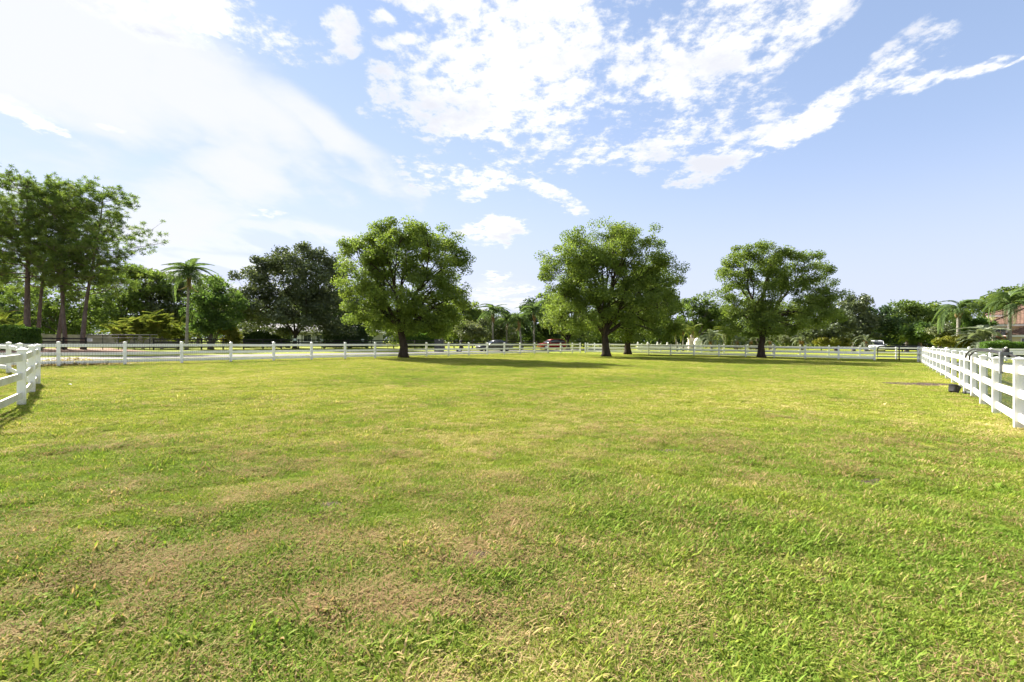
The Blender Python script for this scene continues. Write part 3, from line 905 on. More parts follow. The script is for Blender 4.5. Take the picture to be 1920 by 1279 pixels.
def car(name, label, loc, rz, paint, style='sedan', group='parked cars'):
    """nose towards local -X"""
    t = thing(name, label, 'car' if style != 'pickup' else 'pickup', (loc[0], loc[1], 0.012), rz, group)
    if style == 'sedan':
        st = [(-2.38, .42, .58, .58), (-2.30, .30, .68, .78), (-1.9, .22, .76, .88), (-1.2, .20, .86, .91), (-.6, .19, .93, .92), (.6, .19, .95, .92), (1.5, .20, .97, .91), (2.1, .24, .98, .87), (2.36, .36, .90, .76), (2.42, .48, .78, .62)]
        cab = [(-1.05, .88, .90, .80, .78), (-.35, .90, 1.30, .80, .66), (.15, .92, 1.43, .80, .62), (.75, .93, 1.43, .80, .62), (1.30, .94, 1.28, .79, .64), (1.95, .95, .99, .74, .72)]
        wx = (-1.45, 1.42)
        wr = 0.335
    elif style == 'suv':
        st = [(-2.28, .48, .72, .66), (-2.2, .34, .86, .82), (-1.8, .26, .98, .90), (-1.1, .24, 1.05, .93), (.2, .23, 1.08, .94), (1.6, .24, 1.10, .93), (2.2, .28, 1.10, .88), (2.32, .42, 1.0, .78)]
        cab = [(-1.15, 1.02, 1.04, .82, .80), (-.5, 1.04, 1.52, .82, .70), (.1, 1.06, 1.66, .82, .68), (1.4, 1.08, 1.66, .82, .68), (1.95, 1.09, 1.55, .80, .68), (2.2, 1.09, 1.14, .78, .74)]
        wx = (-1.42, 1.38)
        wr = 0.36
    else:
        st = [(-2.85, .55, .92, .74), (-2.75, .40, 1.08, .92), (-2.2, .34, 1.14, .98), (-1.2, .32, 1.18, 1.0), (.6, .32, 1.20, 1.0), (.9, .32, 1.18, 1.0), (2.6, .34, 1.18, .99), (2.85, .46, 1.10, .92)]
        cab = [(-1.25, 1.15, 1.17, .86, .84), (-.7, 1.17, 1.72, .86, .74), (-.3, 1.18, 1.86, .86, .72), (.45, 1.18, 1.86, .86, .72), (.80, 1.18, 1.30, .84, .80)]
        wx = (-1.85, 1.75)
        wr = 0.40
    rr_ = []
    for x, zb, zt, hw in st:
        pr = [(-.82 * hw, zb), (.82 * hw, zb), (.97 * hw, zb + .08), (hw, (zb + zt) / 2), (.97 * hw, zt - .10), (.86 * hw, zt - .02), (.5 * hw, zt + .012), (-.5 * hw, zt + .012), (-.86 * hw, zt - .02), (-.97 * hw, zt - .10), (-hw, (zb + zt) / 2), (-.97 * hw, zb + .08)]
        rr_.append([(x, p[0], p[1]) for p in pr])
    loft(MB(), rr_).build('body', paint, t, True)
    cr = []
    for x, zb, zt, hb, ht in cab:
        cr.append([(x, -hb, zb - .04), (x, hb, zb - .04), (x, (hb + ht) / 2 + .01, (zb + zt) / 2), (x, ht, zt - .05), (x, ht * .8, zt), (x, -ht * .8, zt), (x, -ht, zt - .05), (x, -(hb + ht) / 2 - .01, (zb + zt) / 2)])
    loft(MB(), cr).build('windows', 'glass', t, True)
    # painted roof shell and pillars
    rf = [[(x, -ht * 1.02, zt - .035), (x, ht * 1.02, zt - .035), (x, ht * .82, zt + .014), (x, -ht * .82, zt + .014)] for x, zb, zt, hb, ht in cab[1:-1]]
    loft(MB(), rf).build('roof', paint, t, True)
    for sgn in (-1, 1):
        for a_, c_ in ((cab[0], cab[1]), (cab[-1], cab[-2])):
            MB().tube([(a_[0], sgn * (a_[3] - .01), a_[1] - .02), (c_[0], sgn * c_[4] * 1.02, c_[2] - .03)], 0.035, 5).build('pillar', paint, t, True)
        k_ = cab[len(cab) // 2]
        xm = (cab[1][0] + cab[-2][0]) / 2
        MB().tube([(xm, sgn * (.815), k_[1] - .02), (xm, sgn * (k_[4] + .02), k_[2] - .04)], 0.03, 5).build('pillar', 'black_steel', t, True)
        mi = MB().box((cab[0][0] + .42, sgn * (st[3][3] + .08), cab[0][1] + .10), (.14, .20, .14))
        mi.build('wing_mirror', paint, t)
        MB().box((st[1][0] + .10, sgn * st[1][3] * .74, st[1][2] - .055), (.34, .30, .10)).build('headlight', 'lens', t)
        MB().box((st[-2][0] - .06, sgn * st[-2][3] * .80, st[-2][2] - .10), (.20, .26, .13)).build('tail_light', 'lens_red', t)
        for x in wx:
            m = MB()
            yy = sgn * (st[3][3] - .13)
            m.tube([(x, yy - .11, wr), (x, yy - .10, wr), (x, yy + .10, wr), (x, yy + .11, wr)], [wr * .9, wr, wr, wr * .9], 20)
            w_ = m.build('wheel', 'tyre', t, True)
            MB().tube([(x, yy + sgn * .100, wr), (x, yy + sgn * .118, wr)], [wr * .66, wr * .60], 16).build('rim', 'rim', w_, True)
    for x, nm in ((st[0][0] + .02, 'grille'), (st[-1][0] - .02, 'number_plate')):
        MB().box((x, 0, (st[0][1] + st[0][2]) / 2 - .02), (.08, .62, .14)).build(nm, 'black_steel' if nm == 'grille' else 'sign_white', t)
    return t


RZ = math.atan2(FU[1], FU[0])
x, y = at(927, 60.5)
car('parked_car', 'black sedan parked on the road behind the white fence', (x, y), RZ - R(22), 'car_black')
x, y = at(1034, 75.0)
car('parked_car', 'dark red car parked beyond the black sedan', (x, y), RZ - R(26), 'car_red', 'suv')
x, y = at(1644, 70.0)
car('pickup_truck', 'white pickup seen end-on beyond the black pipe gate', (x, y), R(52), 'car_white', 'pickup')


# ------------------------------------------------------------------ houses
def quad_roof(m, a, b_, c, d, wave=0.055, pitch=0.32, rows=0.38, nmax=(90, 36)):
    """barrel-tiled slope: eave a-b, ridge d-c"""
    a, b_, c, d = [np.array(p, float) for p in (a, b_, c, d)]
    nrm = np.cross(b_ - a, d - a)
    nrm /= np.linalg.norm(nrm)
    if nrm[2] < 0:
        nrm = -nrm
    w = max(np.linalg.norm(b_ - a), np.linalg.norm(c - d))
    h = np.linalg.norm(d - a)
    nu = min(int(w / pitch * 4) + 1, nmax[0] * 4)
    nv = min(int(h / rows * 2) + 1, nmax[1] * 2)
    u = np.linspace(0, 1, nu)[None, :, None]
    v = np.linspace(0, 1, nv)[:, None, None]
    P = (a * (1 - u) + b_ * u) * (1 - v) + (d * (1 - u) + c * u) * v
    row = (np.arange(nv) % 2)[:, None] * 0.03
    ax = (b_ - a) / np.linalg.norm(b_ - a)
    ph = ((P - a) @ ax) / pitch * 2 * math.pi
    P = P + nrm * (wave * np.abs(np.cos(ph / 2)) + row)[:, :, None]
    i_ = np.arange(nv - 1)[:, None] * nu
    j_ = np.arange(nu - 1)[None, :]
    F_ = np.stack([i_ + j_, i_ + j_ + 1, i_ + nu + j_ + 1, i_ + nu + j_], -1).reshape(-1, 4)
    m.add(P.reshape(-1, 3), F_)
    return m


def hip_roof(parent, x0, x1, y0, y1, ze, zr, mat, tiled=True, over=0.5):
    x0 -= over; x1 += over; y0 -= over; y1 += over
    yr = (y0 + y1) / 2
    rn = (y1 - y0) / 2
    ra, rb = (x0 + rn, yr, zr), (x1 - rn, yr, zr)
    if rb[0] < ra[0]:
        mid = (x0 + x1) / 2
        ra, rb = (mid - .05, yr, zr), (mid + .05, yr, zr)
    A, B_, C_, D = (x0, y0, ze), (x1, y0, ze), (x1, y1, ze), (x0, y1, ze)
    w = 0.055 if tiled else 0.0
    pc = 0.32 if tiled else 1.0
    for e1, e2, r2, r1 in ((A, B_, rb, ra), (C_, D, ra, rb), (D, A, ra, ra), (B_, C_, rb, rb)):
        quad_roof(MB(), e1, e2, r2, r1, w, pc).build('roof_slope', mat, parent, tiled)
    for e1, r1 in ((A, ra), (B_, rb), (C_, rb), (D, ra), (ra, rb)):
        MB().tube([np.array(e1) + (0, 0, .06), np.array(r1) + (0, 0, .06)], 0.11, 6).build('ridge_cap', mat, parent, True)
    m = MB()
    m.box(((x0 + x1) / 2, (y0 + y1) / 2, ze - 0.13), (x1 - x0 - .06, y1 - y0 - .06, 0.24))
    m.build('fascia', 'trim_white', parent)


def window(parent, c, w, h, ny=-1, cols=2, rows=2):
    """window in a wall facing -y (ny=-1) or -x (ny=0)"""
    f = 0.09
    ax = (1, 0) if ny else (0, 1)
    o = (0, -1) if ny else (-1, 0)
    P = lambda u, z, k: (c[0] + ax[0] * u + o[0] * k, c[1] + ax[1] * u + o[1] * k, c[2] + z)
    S = lambda a_, z, k: (a_ if ny else k, k if ny else a_, z)
    fm = MB()
    fm.box(P(0, h / 2 + f / 2, .03), S(w + 2 * f, f, .10)).box(P(0, -h / 2 - f / 2, .03), S(w + 2 * f, f, .12))
    fm.box(P(-w / 2 - f / 2, 0, .03), S(f, h - .004, .098)).box(P(w / 2 + f / 2, 0, .03), S(f, h - .004, .098))
    fr = fm.build('window', 'trim_white', parent)
    for i_ in range(cols):
        for j_ in range(rows):
            MB().box(P(-w / 2 + w / cols * (i_ + .5), -h / 2 + h / rows * (j_ + .5), .012), S(w / cols - .04, h / rows - .04, .02)).build('pane', 'glass', fr)


# cream two-storey house with clay barrel tiles
hx, hy = 61.2, 59.5
t = thing('tiled_house', 'cream two-storey house with red clay barrel-tile roofs', 'house', (hx, hy, 0), R(-47))
MB().box((5.3, 8.5, 2.60), (9.6, 9.0, 5.20)).build('wall', 'stucco_cream', t)          # tall block
hip_roof(t, 0.5, 10.1, 4.0, 13.0, 5.30, 7.4, 'roof_clay', over=0.9)
MB().box((4.7, 1.35, 1.90), (8.8, 5.29, 3.8)).build('wall', 'stucco_cream', t)          # front wing
hip_roof(t, 0.3, 9.1, -1.3, 4.0, 3.92, 5.9, 'roof_clay', over=0.6)
MB().box((5.1, -2.85, 1.22), (6.4, 3.09, 2.44)).build('wall', 'stucco_cream', t)        # garage bay
hip_roof(t, 1.9, 8.3, -4.4, -1.31, 2.55, 3.7, 'roof_clay', over=0.45)
MB().box((1.0, -1.75, 1.2), (1.2, 0.88, 2.4)).build('porch_wall', 'brick_red', t)
MB().box((0.45, -2.35, 1.75), (0.26, 0.26, 3.5)).build('porch_column', 'trim_white', t)
MB().box((1.65, -2.35, 1.75), (0.26, 0.26, 3.5)).build('porch_column', 'trim_white', t)
window(t, (1.5, 4.0, 4.62), 1.0, 0.7)
window(t, (1.0, -1.3, 3.0), 0.9, 0.9)
window(t, (3.3, -4.4, 1.2), 1.1, 1.9, -1, 2, 3)
window(t, (6.2, -4.4, 1.3), 1.4, 1.5)
window(t, (0.5, 6.5, 4.4), 1.2, 1.1, 0)
window(t, (0.3, 1.2, 1.9), 1.4, 1.6, 0)
window(t, (0.5, 10.0, 4.4), 1.2, 1.1, 0)

# low sage house behind the live oak
hx, hy = at(445, 84.0)
t = thing('ranch_house', 'low sage green house with pale grey roof behind the live oak', 'house', (hx, hy, 0), R(12))
MB().box((12.6, 4.5, 1.4), (24.6, 8.4, 2.8)).build('wall', 'stucco_sage', t)
hip_roof(t, 0.3, 24.9, 0.3, 8.7, 2.86, 4.3, 'roof_grey', False, 0.7)
for q, u in enumerate((4.0, 8.5, 11.8, 14.0, 17.5, 22.0)):
    window(t, (u, 0.3, 1.55), 1.3, 1.3)
MB().box((10.2, 0.28, 1.05), (1.0, 0.06, 2.1)).build('door', 'trim_white', t)

# garden wall, grey block wall, gate pier by the palms
x, y = at(60, 62.0)
t = thing('block_wall', 'weathered grey concrete wall behind the pine trunks', 'wall', (x - 4, y, 0), R(5))
for q in range(9):
    MB().box((1.25 + q * 2.5, 0, 0.85), (2.48, 0.2, 1.7)).build('panel', 'concrete', t)
    MB().box((q * 2.5, 0.0, 0.9), (0.26, 0.26, 1.86)).build('pier', 'concrete', t)
x, y = at(1196, 77.0)
t = thing('garden_wall', 'long pale wall with ball-topped posts beside the small palms', 'wall', (x, y, 0), R(-4))
for q in range(6):
    MB().box((q * 1.6 + 0.8, 0, 0.44), (1.42, 0.16, 0.88)).build('panel', 'stucco_white', t)
for q in range(7):
    MB().box((q * 1.6, 0, 0.55), (0.24, 0.24, 1.1)).build('post', 'stucco_white', t)
    m = MB()
    zz_ = np.linspace(-1, 1, 7)
    m.tube([(q * 1.6, 0, 1.22 + 0.12 * z_) for z_ in zz_], [0.12 * math.sqrt(max(1 - z_ * z_, 0.05)) for z_ in zz_], 8)
    m.build('ball_finial', 'stucco_white', t, True)
x, y = at(1295.5, 74.0)
t = thing('gate_pier', 'square beige stone pier beside the white arched pier', 'pier', (x, y, 0))
MB().box((0, 0, 0.95), (0.80, 0.6, 1.9)).build('shaft', 'stone_beige', t)
MB().box((0, 0, 1.96), (0.96, 0.76, 0.12)).build('coping', 'stone_beige', t)
MB().tube([(0.02, 0, 2.0), (0.02, 0, 2.18), (0.02, 0, 2.3), (0.02, 0, 2.42), (0.02, 0, 2.5)], [.08, .06, .14, .12, .02], 8).build('finial', 'stone_beige', t, True)
x, y = at(1308.5, 73.0)
t = thing('arched_pier', 'bright white pier with arched stepped top by the silver palms', 'pier', (x, y, 0))
pr = [(-.56, 0), (-.26, 0), (-.22, .28), (.22, .28), (.26, 0), (.56, 0), (.56, 1.55), (.42, 1.62), (.32, 1.85), (.18, 2.0), (0, 2.06), (-.18, 2.0), (-.32, 1.85), (-.42, 1.62), (-.56, 1.55)]
k = len(pr)
me = bpy.data.meshes.new('pier_body')
me.from_pydata([(p[0], yy, p[1]) for yy in (-.3, .3) for p in pr], [], [list(range(k)), list(range(2 * k - 1, k - 1, -1))] + [[q, k + q, k + (q + 1) % k, (q + 1) % k] for q in range(k)])
me.materials.append(M['stucco_white'])
me.attributes.new('tint', 'FLOAT', 'POINT')
obj('pier_body', me, t)
MB().box((0, 0, 1.50), (1.24, 0.70, 0.07)).build('moulding', 'stucco_white', t)


# ------------------------------------------------------------------ vegetation
def unit(n_, r_):
    v = r_.normal(size=(n_, 3))
    return v / (np.linalg.norm(v, axis=1)[:, None] + 1e-9)


def leaves(m, c, size, r_, tint, aspect=0.5, up=0.35):
    """one rhombic leaf (two triangles) at each centre"""
    n_ = len(c)
    nrm = unit(n_, r_)
    nrm[:, 2] = np.abs(nrm[:, 2]) + up
    nrm /= np.linalg.norm(nrm, axis=1)[:, None]
    t_ = np.cross(nrm, unit(n_, r_))
    t_ /= np.linalg.norm(t_, axis=1)[:, None] + 1e-9
    w_ = np.cross(nrm, t_)
    L_ = size * r_.uniform(0.65, 1.35, (n_, 1))
    W_ = L_ * aspect * 0.5
    bend = nrm * L_ * r_.uniform(-0.12, 0.18, (n_, 1))
    v = np.stack([c - t_ * L_ * .5, c + w_ * W_ + bend, c + t_ * L_ * .5, c - w_ * W_ + bend], 1).reshape(-1, 3)
    f = np.arange(n_ * 4).reshape(-1, 4)
    m.add(v, f, None, np.repeat(np.clip(tint, 0, 1), 4))


def bent(a, c, r_, k=5, sag=0.10, lift=0.0):
    a, c = np.asarray(a, float), np.asarray(c, float)
    ln = np.linalg.norm(c - a)
    u = np.linspace(0, 1, k)[:, None]
    p = a * (1 - u) + c * u
    off = r_.normal(size=3) * ln * sag
    p += np.sin(u * math.pi) * off
    p[:, 2] += (np.sin(u * math.pi) * ln * lift)[:, 0]
    return p


def kmeans(P, k, r_, it=6):
    C = P[r_.choice(len(P), min(k, len(P)), replace=False)].copy()
    for _ in range(it):
        lab = np.argmin(((P[:, None] - C[None]) ** 2).sum(-1), 1)
        for q in range(len(C)):
            if (lab == q).any():
                C[q] = P[lab == q].mean(0)
    return C, lab


def lobe_points(lobes, n_, r_, shell=0.5):
    vol = np.array([l_[3] * l_[4] * l_[5] for l_ in lobes])
    pick = r_.choice(len(lobes), n_, p=vol / vol.sum())
    d = unit(n_, r_)
    rad = r_.uniform(shell ** 3, 1, n_) ** (1 / 3)
    Lb = np.array(lobes)[pick]
    return Lb[:, :3] + d * rad[:, None] * Lb[:, 3:6]


def tree(name, label, cat, loc, lobes, fork, trunk_r, n_cl, n_leaf, leaf, mat, bark_mat, seed, cl_r=0.9, limbs=6, shell=0.5, group=None, lean=(0, 0), aspect=0.62, sides=9, detail=True, gap=None, tint_sd=0.16):
    r_ = np.random.default_rng(seed)
    t = thing(name, label, cat, (loc[0], loc[1], float(relief(np.array(loc[0]), np.array(loc[1]))) - 0.03), r_.uniform(0, 0.01), group)
    C = lobe_points(lobes, n_cl, r_, shell)
    if gap is not None:                       # thin places where the sky shows through
        for g_ in gap:
            q = ((C[:, 0] - g_[0]) / g_[2]) ** 2 + ((C[:, 2] - g_[1]) / g_[3]) ** 2
            C = C[(q > 1) | (r_.random(len(C)) < 0.12)]
    n_cl = len(C)
    # trunk
    f = np.array([lean[0], lean[1], fork])
    k = 7
    u = np.linspace(0, 1, k)
    path = np.stack([f[0] * u ** 1.5, f[1] * u ** 1.5, f[2] * u], 1)
    path[1:-1, :2] += r_.normal(size=(k - 2, 2)) * trunk_r * 0.12
    rad = trunk_r * (1.0 - 0.32 * u) + trunk_r * 0.45 * np.exp(-u * 9)
    m = MB()
    m.tube(path, rad, sides + 3)
    m.build('trunk', bark_mat, t, True)
    Kc, lab = kmeans(C, limbs, r_)
    tips = []
    for q in range(len(Kc)):
        G = C[lab == q]
        if not len(G):
            continue
        m = MB()
        mid = Kc[q] * 0.72 + f * 0.28
        mid[2] = max(mid[2], f[2] + 0.25)
        start = f * (0.80 + 0.2 * r_.random())
        P1 = bent(start, mid, r_, 7, 0.06, 0.10)
        r0 = trunk_r * 0.55 * (len(G) / n_cl * limbs) ** 0.4
        R1 = np.linspace(r0, r0 * 0.42, 7)
        m.tube(P1, R1, sides - 2, False)
        if detail:
            nk = max(2, min(7, len(G) // 4))
            K2, l2 = kmeans(G, nk, r_)
            for q2 in range(len(K2)):
                G2 = G[l2 == q2]
                if not len(G2):
                    continue
                i0 = r_.integers(3, 7)
                e2 = K2[q2]
                P2 = bent(P1[i0], e2, r_, 5, 0.08, 0.05)
                m.tube(P2, np.linspace(R1[i0] * 0.6, R1[-1] * 0.32, 5), 5, False)
                for c3 in G2:
                    j0 = r_.integers(2, 5)
                    m.tube(bent(P2[j0], c3, r_, 4, 0.07, 0.02), np.linspace(R1[-1] * 0.30, 0.012, 4), 4, False)
        m.build('limb', bark_mat, t, True)
    # crown
    m = MB()
    w = r_.uniform(0.6, 1.4, n_cl)
    idx = r_.choice(n_cl, n_leaf, p=w / w.sum())
    rad = (cl_r * r_.uniform(0.7, 1.25, n_cl))[idx]
    dd = unit(n_leaf, r_) * (r_.random(n_leaf) ** 0.45)[:, None]
    c = C[idx] + dd * rad[:, None] * np.array([1, 1, 0.72])
    ct = r_.normal(0.48, tint_sd, n_cl)[idx] + r_.normal(0, 0.15, n_leaf)
    leaves(m, c, leaf, r_, ct, aspect)
    m.build('crown', mat, t)
    return t


def px_lobes(cx, d, base_z, spec):
    """lobes given as (px, py, rx, ry) in photograph pixels at distance d, turned into metres round the trunk"""
    k = d / FOC
    out = []
    X0 = at(cx, d)[0]
    for px, py, rx, ry, *dp in spec:
        X, Y, Z = at(px, d, py)
        out.append((X - X0, (dp[0] if dp else 0.0), Z, rx * k, max(rx, ry) * k * 0.9 if len(dp) < 2 else dp[1], ry * k))
    return out


# --- the four shade trees in the paddock
d = 35.6
tree('shade_tree', 'round leafy shade tree with a thick leaning dark trunk beside the road fence', 'tree', at(757, d),
     px_lobes(757, d, 0, [(688, 478, 48, 48), (818, 465, 52, 46), (755, 440, 60, 30), (855, 520, 34, 50), (700, 500, 66, 72), (760, 470, 88, 62), (825, 505, 62, 72), (770, 560, 105, 62), (690, 580, 48, 50), (830, 575, 50, 46), (715, 610, 44, 28), (790, 600, 64, 36), (680, 560, 44, 44), (745, 612, 50, 22)]),
     2.6, 0.34, 380, 90000, 0.155, 'leaf_shade', 'bark_dark', 21, 0.72, 7, 0.30, 'shade trees in the paddock', (-0.25, 0), gap=[(-0.4, 6.0, .9, .9), (1.6, 5.4, 1.0, .4)])
d = 42.0
tree('shade_tree', 'tallest wide shade tree with a long limb reaching towards the cars', 'tree', at(1137, d),
     px_lobes(1137, d, 0, [(1075, 495, 66, 50), (1130, 460, 80, 42), (1190, 475, 70, 56), (1235, 520, 44, 62), (1140, 530, 90, 60), (1050, 530, 40, 36), (1190, 570, 70, 56), (1110, 590, 60, 36), (1060, 590, 44, 40), (1140, 610, 60, 26), (1085, 555, 50, 40), (1200, 610, 60, 26)]),
     2.2, 0.38, 420, 100000, 0.160, 'leaf_shade', 'bark_dark', 22, 0.78, 8, 0.30, 'shade trees in the paddock', (-0.2, 0), gap=[(-3.2, 3.7, 1.0, .6), (0.9, 6.0, .8, .4)])
d = 50.0
tree('shade_tree', 'shade tree half hidden behind the tallest one, darker short trunk', 'tree', at(1177, d),
     px_lobes(1177, d, 0, [(1200, 560, 66, 56), (1240, 590, 38, 50), (1170, 600, 60, 36), (1225, 530, 40, 40)]),
     2.4, 0.36, 190, 42000, 0.21, 'leaf_shade', 'bark_dark', 23, 0.95, 6, 0.30, 'shade trees in the paddock', (0.1, 0))
d = 42.6
tree('shade_tree', 'open-crowned shade tree with forked limbs, nearest the black pipe gate', 'tree', at(1428, d),
     px_lobes(1428, d, 0, [(1375, 500, 40, 36), (1420, 490, 56, 36), (1470, 505, 50, 40), (1520, 510, 44, 40), (1545, 545, 34, 40), (1558, 575, 22, 24), (1390, 560, 50, 40), (1440, 550, 60, 46), (1520, 585, 54, 36), (1400, 600, 54, 32), (1470, 600, 66, 34), (1360, 570, 28, 34), (1430, 612, 60, 22)]),
     2.3, 0.32, 340, 76000, 0.155, 'leaf_shade', 'bark_dark', 24, 0.70, 7, 0.30, 'shade trees in the paddock', (0.05, 0), gap=[(-1.9, 5.9, .8, .6), (1.6, 5.6, 1.2, .7), (1.3, 4.4, .7, .3)])

# --- broad-leaved trees behind: (name, label, px, d, lobes, leaf material, seed, clusters, leaves, leaf size, cluster radius)
BG = [
    ('live_oak', 'big dark grey-green live oak spreading over the low sage house', 553, 66, [(500, 540, 62, 60), (560, 520, 80, 56), (610, 545, 56, 60), (545, 580, 100, 44), (470, 580, 44, 40), (570, 490, 50, 30), (630, 590, 40, 44)], 'leaf_oak', 31, 260, 44000, 0.27, 1.35, 'bark_dark'),
    ('dark_tree', 'dark dense tree squeezed between the live oak and the first shade tree', 655, 74, [(650, 590, 46, 50), (672, 610, 30, 34)], 'leaf_dark', 32, 70, 7000, 0.32, 1.2, 'bark_dark'),
    ('bushy_tree', 'fresh green bushy tree with many thin stems beside the queen palm', 395, 57, [(395, 555, 42, 36), (420, 575, 40, 40), (375, 590, 36, 34), (410, 605, 44, 26)], 'leaf_fresh', 33, 110, 10000, 0.24, 0.9, 'bark_grey'),
    ('backdrop_tree', 'tall grey-green tree behind the leaning pine trunk', 232, 74, [(225, 540, 50, 50), (265, 540, 40, 46), (240, 580, 60, 40)], 'leaf_mid', 34, 110, 10000, 0.32, 1.3, 'bark_grey'),
    ('backdrop_tree', 'grey-green tree rising left of the queen palm crown', 300, 78, [(285, 545, 46, 46), (318, 560, 36, 44), (300, 590, 56, 34)], 'leaf_oak', 35, 100, 9000, 0.34, 1.3, 'bark_grey'),
    ('backdrop_tree', 'leafy tree filling the gap behind the queen palm trunk', 372, 80, [(350, 560, 50, 40), (400, 560, 44, 44), (380, 600, 60, 34)], 'leaf_mid', 36, 100, 9000, 0.34, 1.3, 'bark_grey'),
    ('backdrop_tree', 'dusky tree behind the middle pine trunks', 120, 76, [(90, 570, 70, 50), (150, 560, 60, 56), (120, 600, 90, 34)], 'leaf_mid', 37, 120, 10000, 0.34, 1.4, 'bark_grey'),
    ('backdrop_tree', 'dusky tree behind the thickest pine trunk', 20, 78, [(0, 560, 70, 60), (50, 580, 60, 50), (20, 610, 70, 34)], 'leaf_dark', 38, 110, 9000, 0.34, 1.4, 'bark_grey'),
    ('backdrop_tree', 'light green tree peeking out behind the first shade tree', 865, 78, [(862, 590, 34, 36), (885, 600, 26, 32), (840, 600, 30, 34)], 'leaf_shade', 39, 80, 8000, 0.32, 1.1, 'bark_grey'),
    ('grey_shrub', 'pale grey-green rounded shrub above the black sedan', 886, 71, [(880, 620, 30, 17), (897, 615, 24, 20)], 'leaf_grey', 40, 50, 6000, 0.22, 0.7, 'bark_grey'),
    ('backdrop_tree', 'small dusky tree behind the tallest middle palm', 925, 88, [(915, 610, 40, 30), (950, 615, 36, 28)], 'leaf_oak', 41, 60, 5500, 0.34, 1.2, 'bark_grey'),
    ('backdrop_tree', 'dense dark tree standing behind the palm row and red car', 1030, 88, [(1025, 590, 40, 40), (1000, 600, 30, 40), (1045, 610, 40, 30)], 'leaf_dark', 42, 110, 10000, 0.34, 1.2, 'bark_dark'),
    ('backdrop_tree', 'sunlit light green tree beside the long limb over the red car', 1065, 76, [(1060, 590, 46, 40), (1080, 615, 40, 28), (1040, 565, 34, 18)], 'leaf_shade', 43, 90, 9000, 0.30, 1.1, 'bark_dark'),
    ('backdrop_tree', 'leafy tree showing between the paired shade trees and the open-crowned one', 1305, 88, [(1290, 590, 34, 36), (1325, 585, 40, 34), (1345, 610, 36, 30)], 'leaf_mid', 44, 110, 10000, 0.34, 1.2, 'bark_grey'),
    ('backdrop_tree', 'dusky low tree behind the pale garden wall', 1235, 92, [(1230, 610, 50, 34), (1260, 625, 30, 22)], 'leaf_dark', 45, 70, 6500, 0.36, 1.2, 'bark_grey'),
    ('backdrop_tree', 'wood-edge tree hidden behind the open-crowned shade tree', 1420, 92, [(1400, 600, 60, 36), (1460, 600, 60, 36)], 'leaf_mid', 46, 90, 8000, 0.36, 1.3, 'bark_grey'),
    ('crooked_tree', 'low dark tree with crooked trunk beside the open-crowned shade tree', 1568, 66, [(1545, 618, 36, 18), (1570, 605, 30, 24), (1530, 628, 24, 12)], 'leaf_oak', 47, 80, 8000, 0.26, 0.8, 'bark_dark'),
    ('backdrop_tree', 'tall rounded tree left of the white pickup', 1600, 74, [(1590, 590, 30, 34), (1610, 580, 26, 26), (1615, 610, 36, 30), (1585, 620, 34, 24)], 'leaf_oak', 48, 120, 12000, 0.28, 1.0, 'bark_grey'),
    ('backdrop_tree', 'dark tree directly behind the white pickup', 1652, 78, [(1648, 600, 30, 32), (1662, 615, 30, 26)], 'leaf_dark', 49, 70, 7000, 0.32, 1.1, 'bark_dark'),
    ('backdrop_tree', 'light green tree above the black pipe gate', 1700, 82, [(1690, 592, 28, 26), (1722, 590, 32, 24), (1705, 615, 46, 26)], 'leaf_mid', 50, 110, 10000, 0.32, 1.1, 'bark_grey'),
    ('fresh_tree', 'bright fresh green bushy tree right of the pipe gate', 1725, 68, [(1722, 622, 28, 16), (1745, 615, 22, 18)], 'leaf_fresh', 51, 60, 6500, 0.24, 0.8, 'bark_grey'),
    ('backdrop_tree', 'yellow-green tree beside the stout palm', 1762, 84, [(1755, 595, 28, 26), (1778, 605, 30, 28)], 'leaf_shade', 52, 80, 7500, 0.32, 1.1, 'bark_grey'),
    ('grey_shrub', 'pale rounded shrub at the foot of the stout palm', 1778, 62, [(1775, 620, 24, 14), (1790, 626, 20, 12)], 'leaf_grey', 53, 50, 6000, 0.20, 0.6, 'bark_grey'),
    ('flowering_shrub', 'loose yellow-green shrub below the stout palm', 1782, 57, [(1772, 640, 15, 10), (1795, 638, 18, 12), (1812, 643, 16, 9)], 'leaf_yellow', 54, 60, 6000, 0.17, 0.45, 'bark_grey'),
    ('round_bush', 'bright green clipped rounded bush before the tiled house', 1828, 58, [(1822, 612, 24, 14), (1840, 610, 18, 12)], 'leaf_hedge', 55, 60, 9000, 0.16, 0.45, 'bark_grey'),
    ('backdrop_tree', 'leafy tree showing above the bright rounded bush', 1850, 86, [(1840, 585, 34, 24), (1880, 575, 40, 26)], 'leaf_shade', 56, 90, 8000, 0.32, 1.1, 'bark_grey'),
    ('backdrop_tree', 'tree crown behind the tiled roofs at the edge of the view', 1925, 96, [(1905, 560, 40, 24), (1950, 560, 50, 40)], 'leaf_mid', 57, 70, 6500, 0.36, 1.3, 'bark_grey'),
    ('low_shrub', 'low olive shrub under the open-crowned shade tree', 1500, 74, [(1490, 628, 40, 14), (1520, 632, 30, 12)], 'leaf_grey', 58, 50, 5500, 0.22, 0.7, 'bark_grey'),
    ('yellow_shrub', 'yellow-green shrub at the foot of the crooked tree', 1555, 64, [(1552, 640, 22, 8), (1580, 642, 14, 7)], 'leaf_yellow', 59, 40, 4500, 0.18, 0.45, 'bark_grey'),
    ('low_shrub', 'rounded yellow shrub beside the multi-stem bushy tree', 432, 58, [(428, 625, 18, 18), (438, 635, 12, 12)], 'leaf_yellow', 60, 40, 4500, 0.18, 0.5, 'bark_grey'),
    ('young_tree', 'slim young tree with a pale stem behind the utility cabinet', 830, 66, [(828, 605, 16, 22), (835, 620, 14, 14)], 'leaf_shade', 61, 40, 4000, 0.2, 0.6, 'bark_grey'),
]
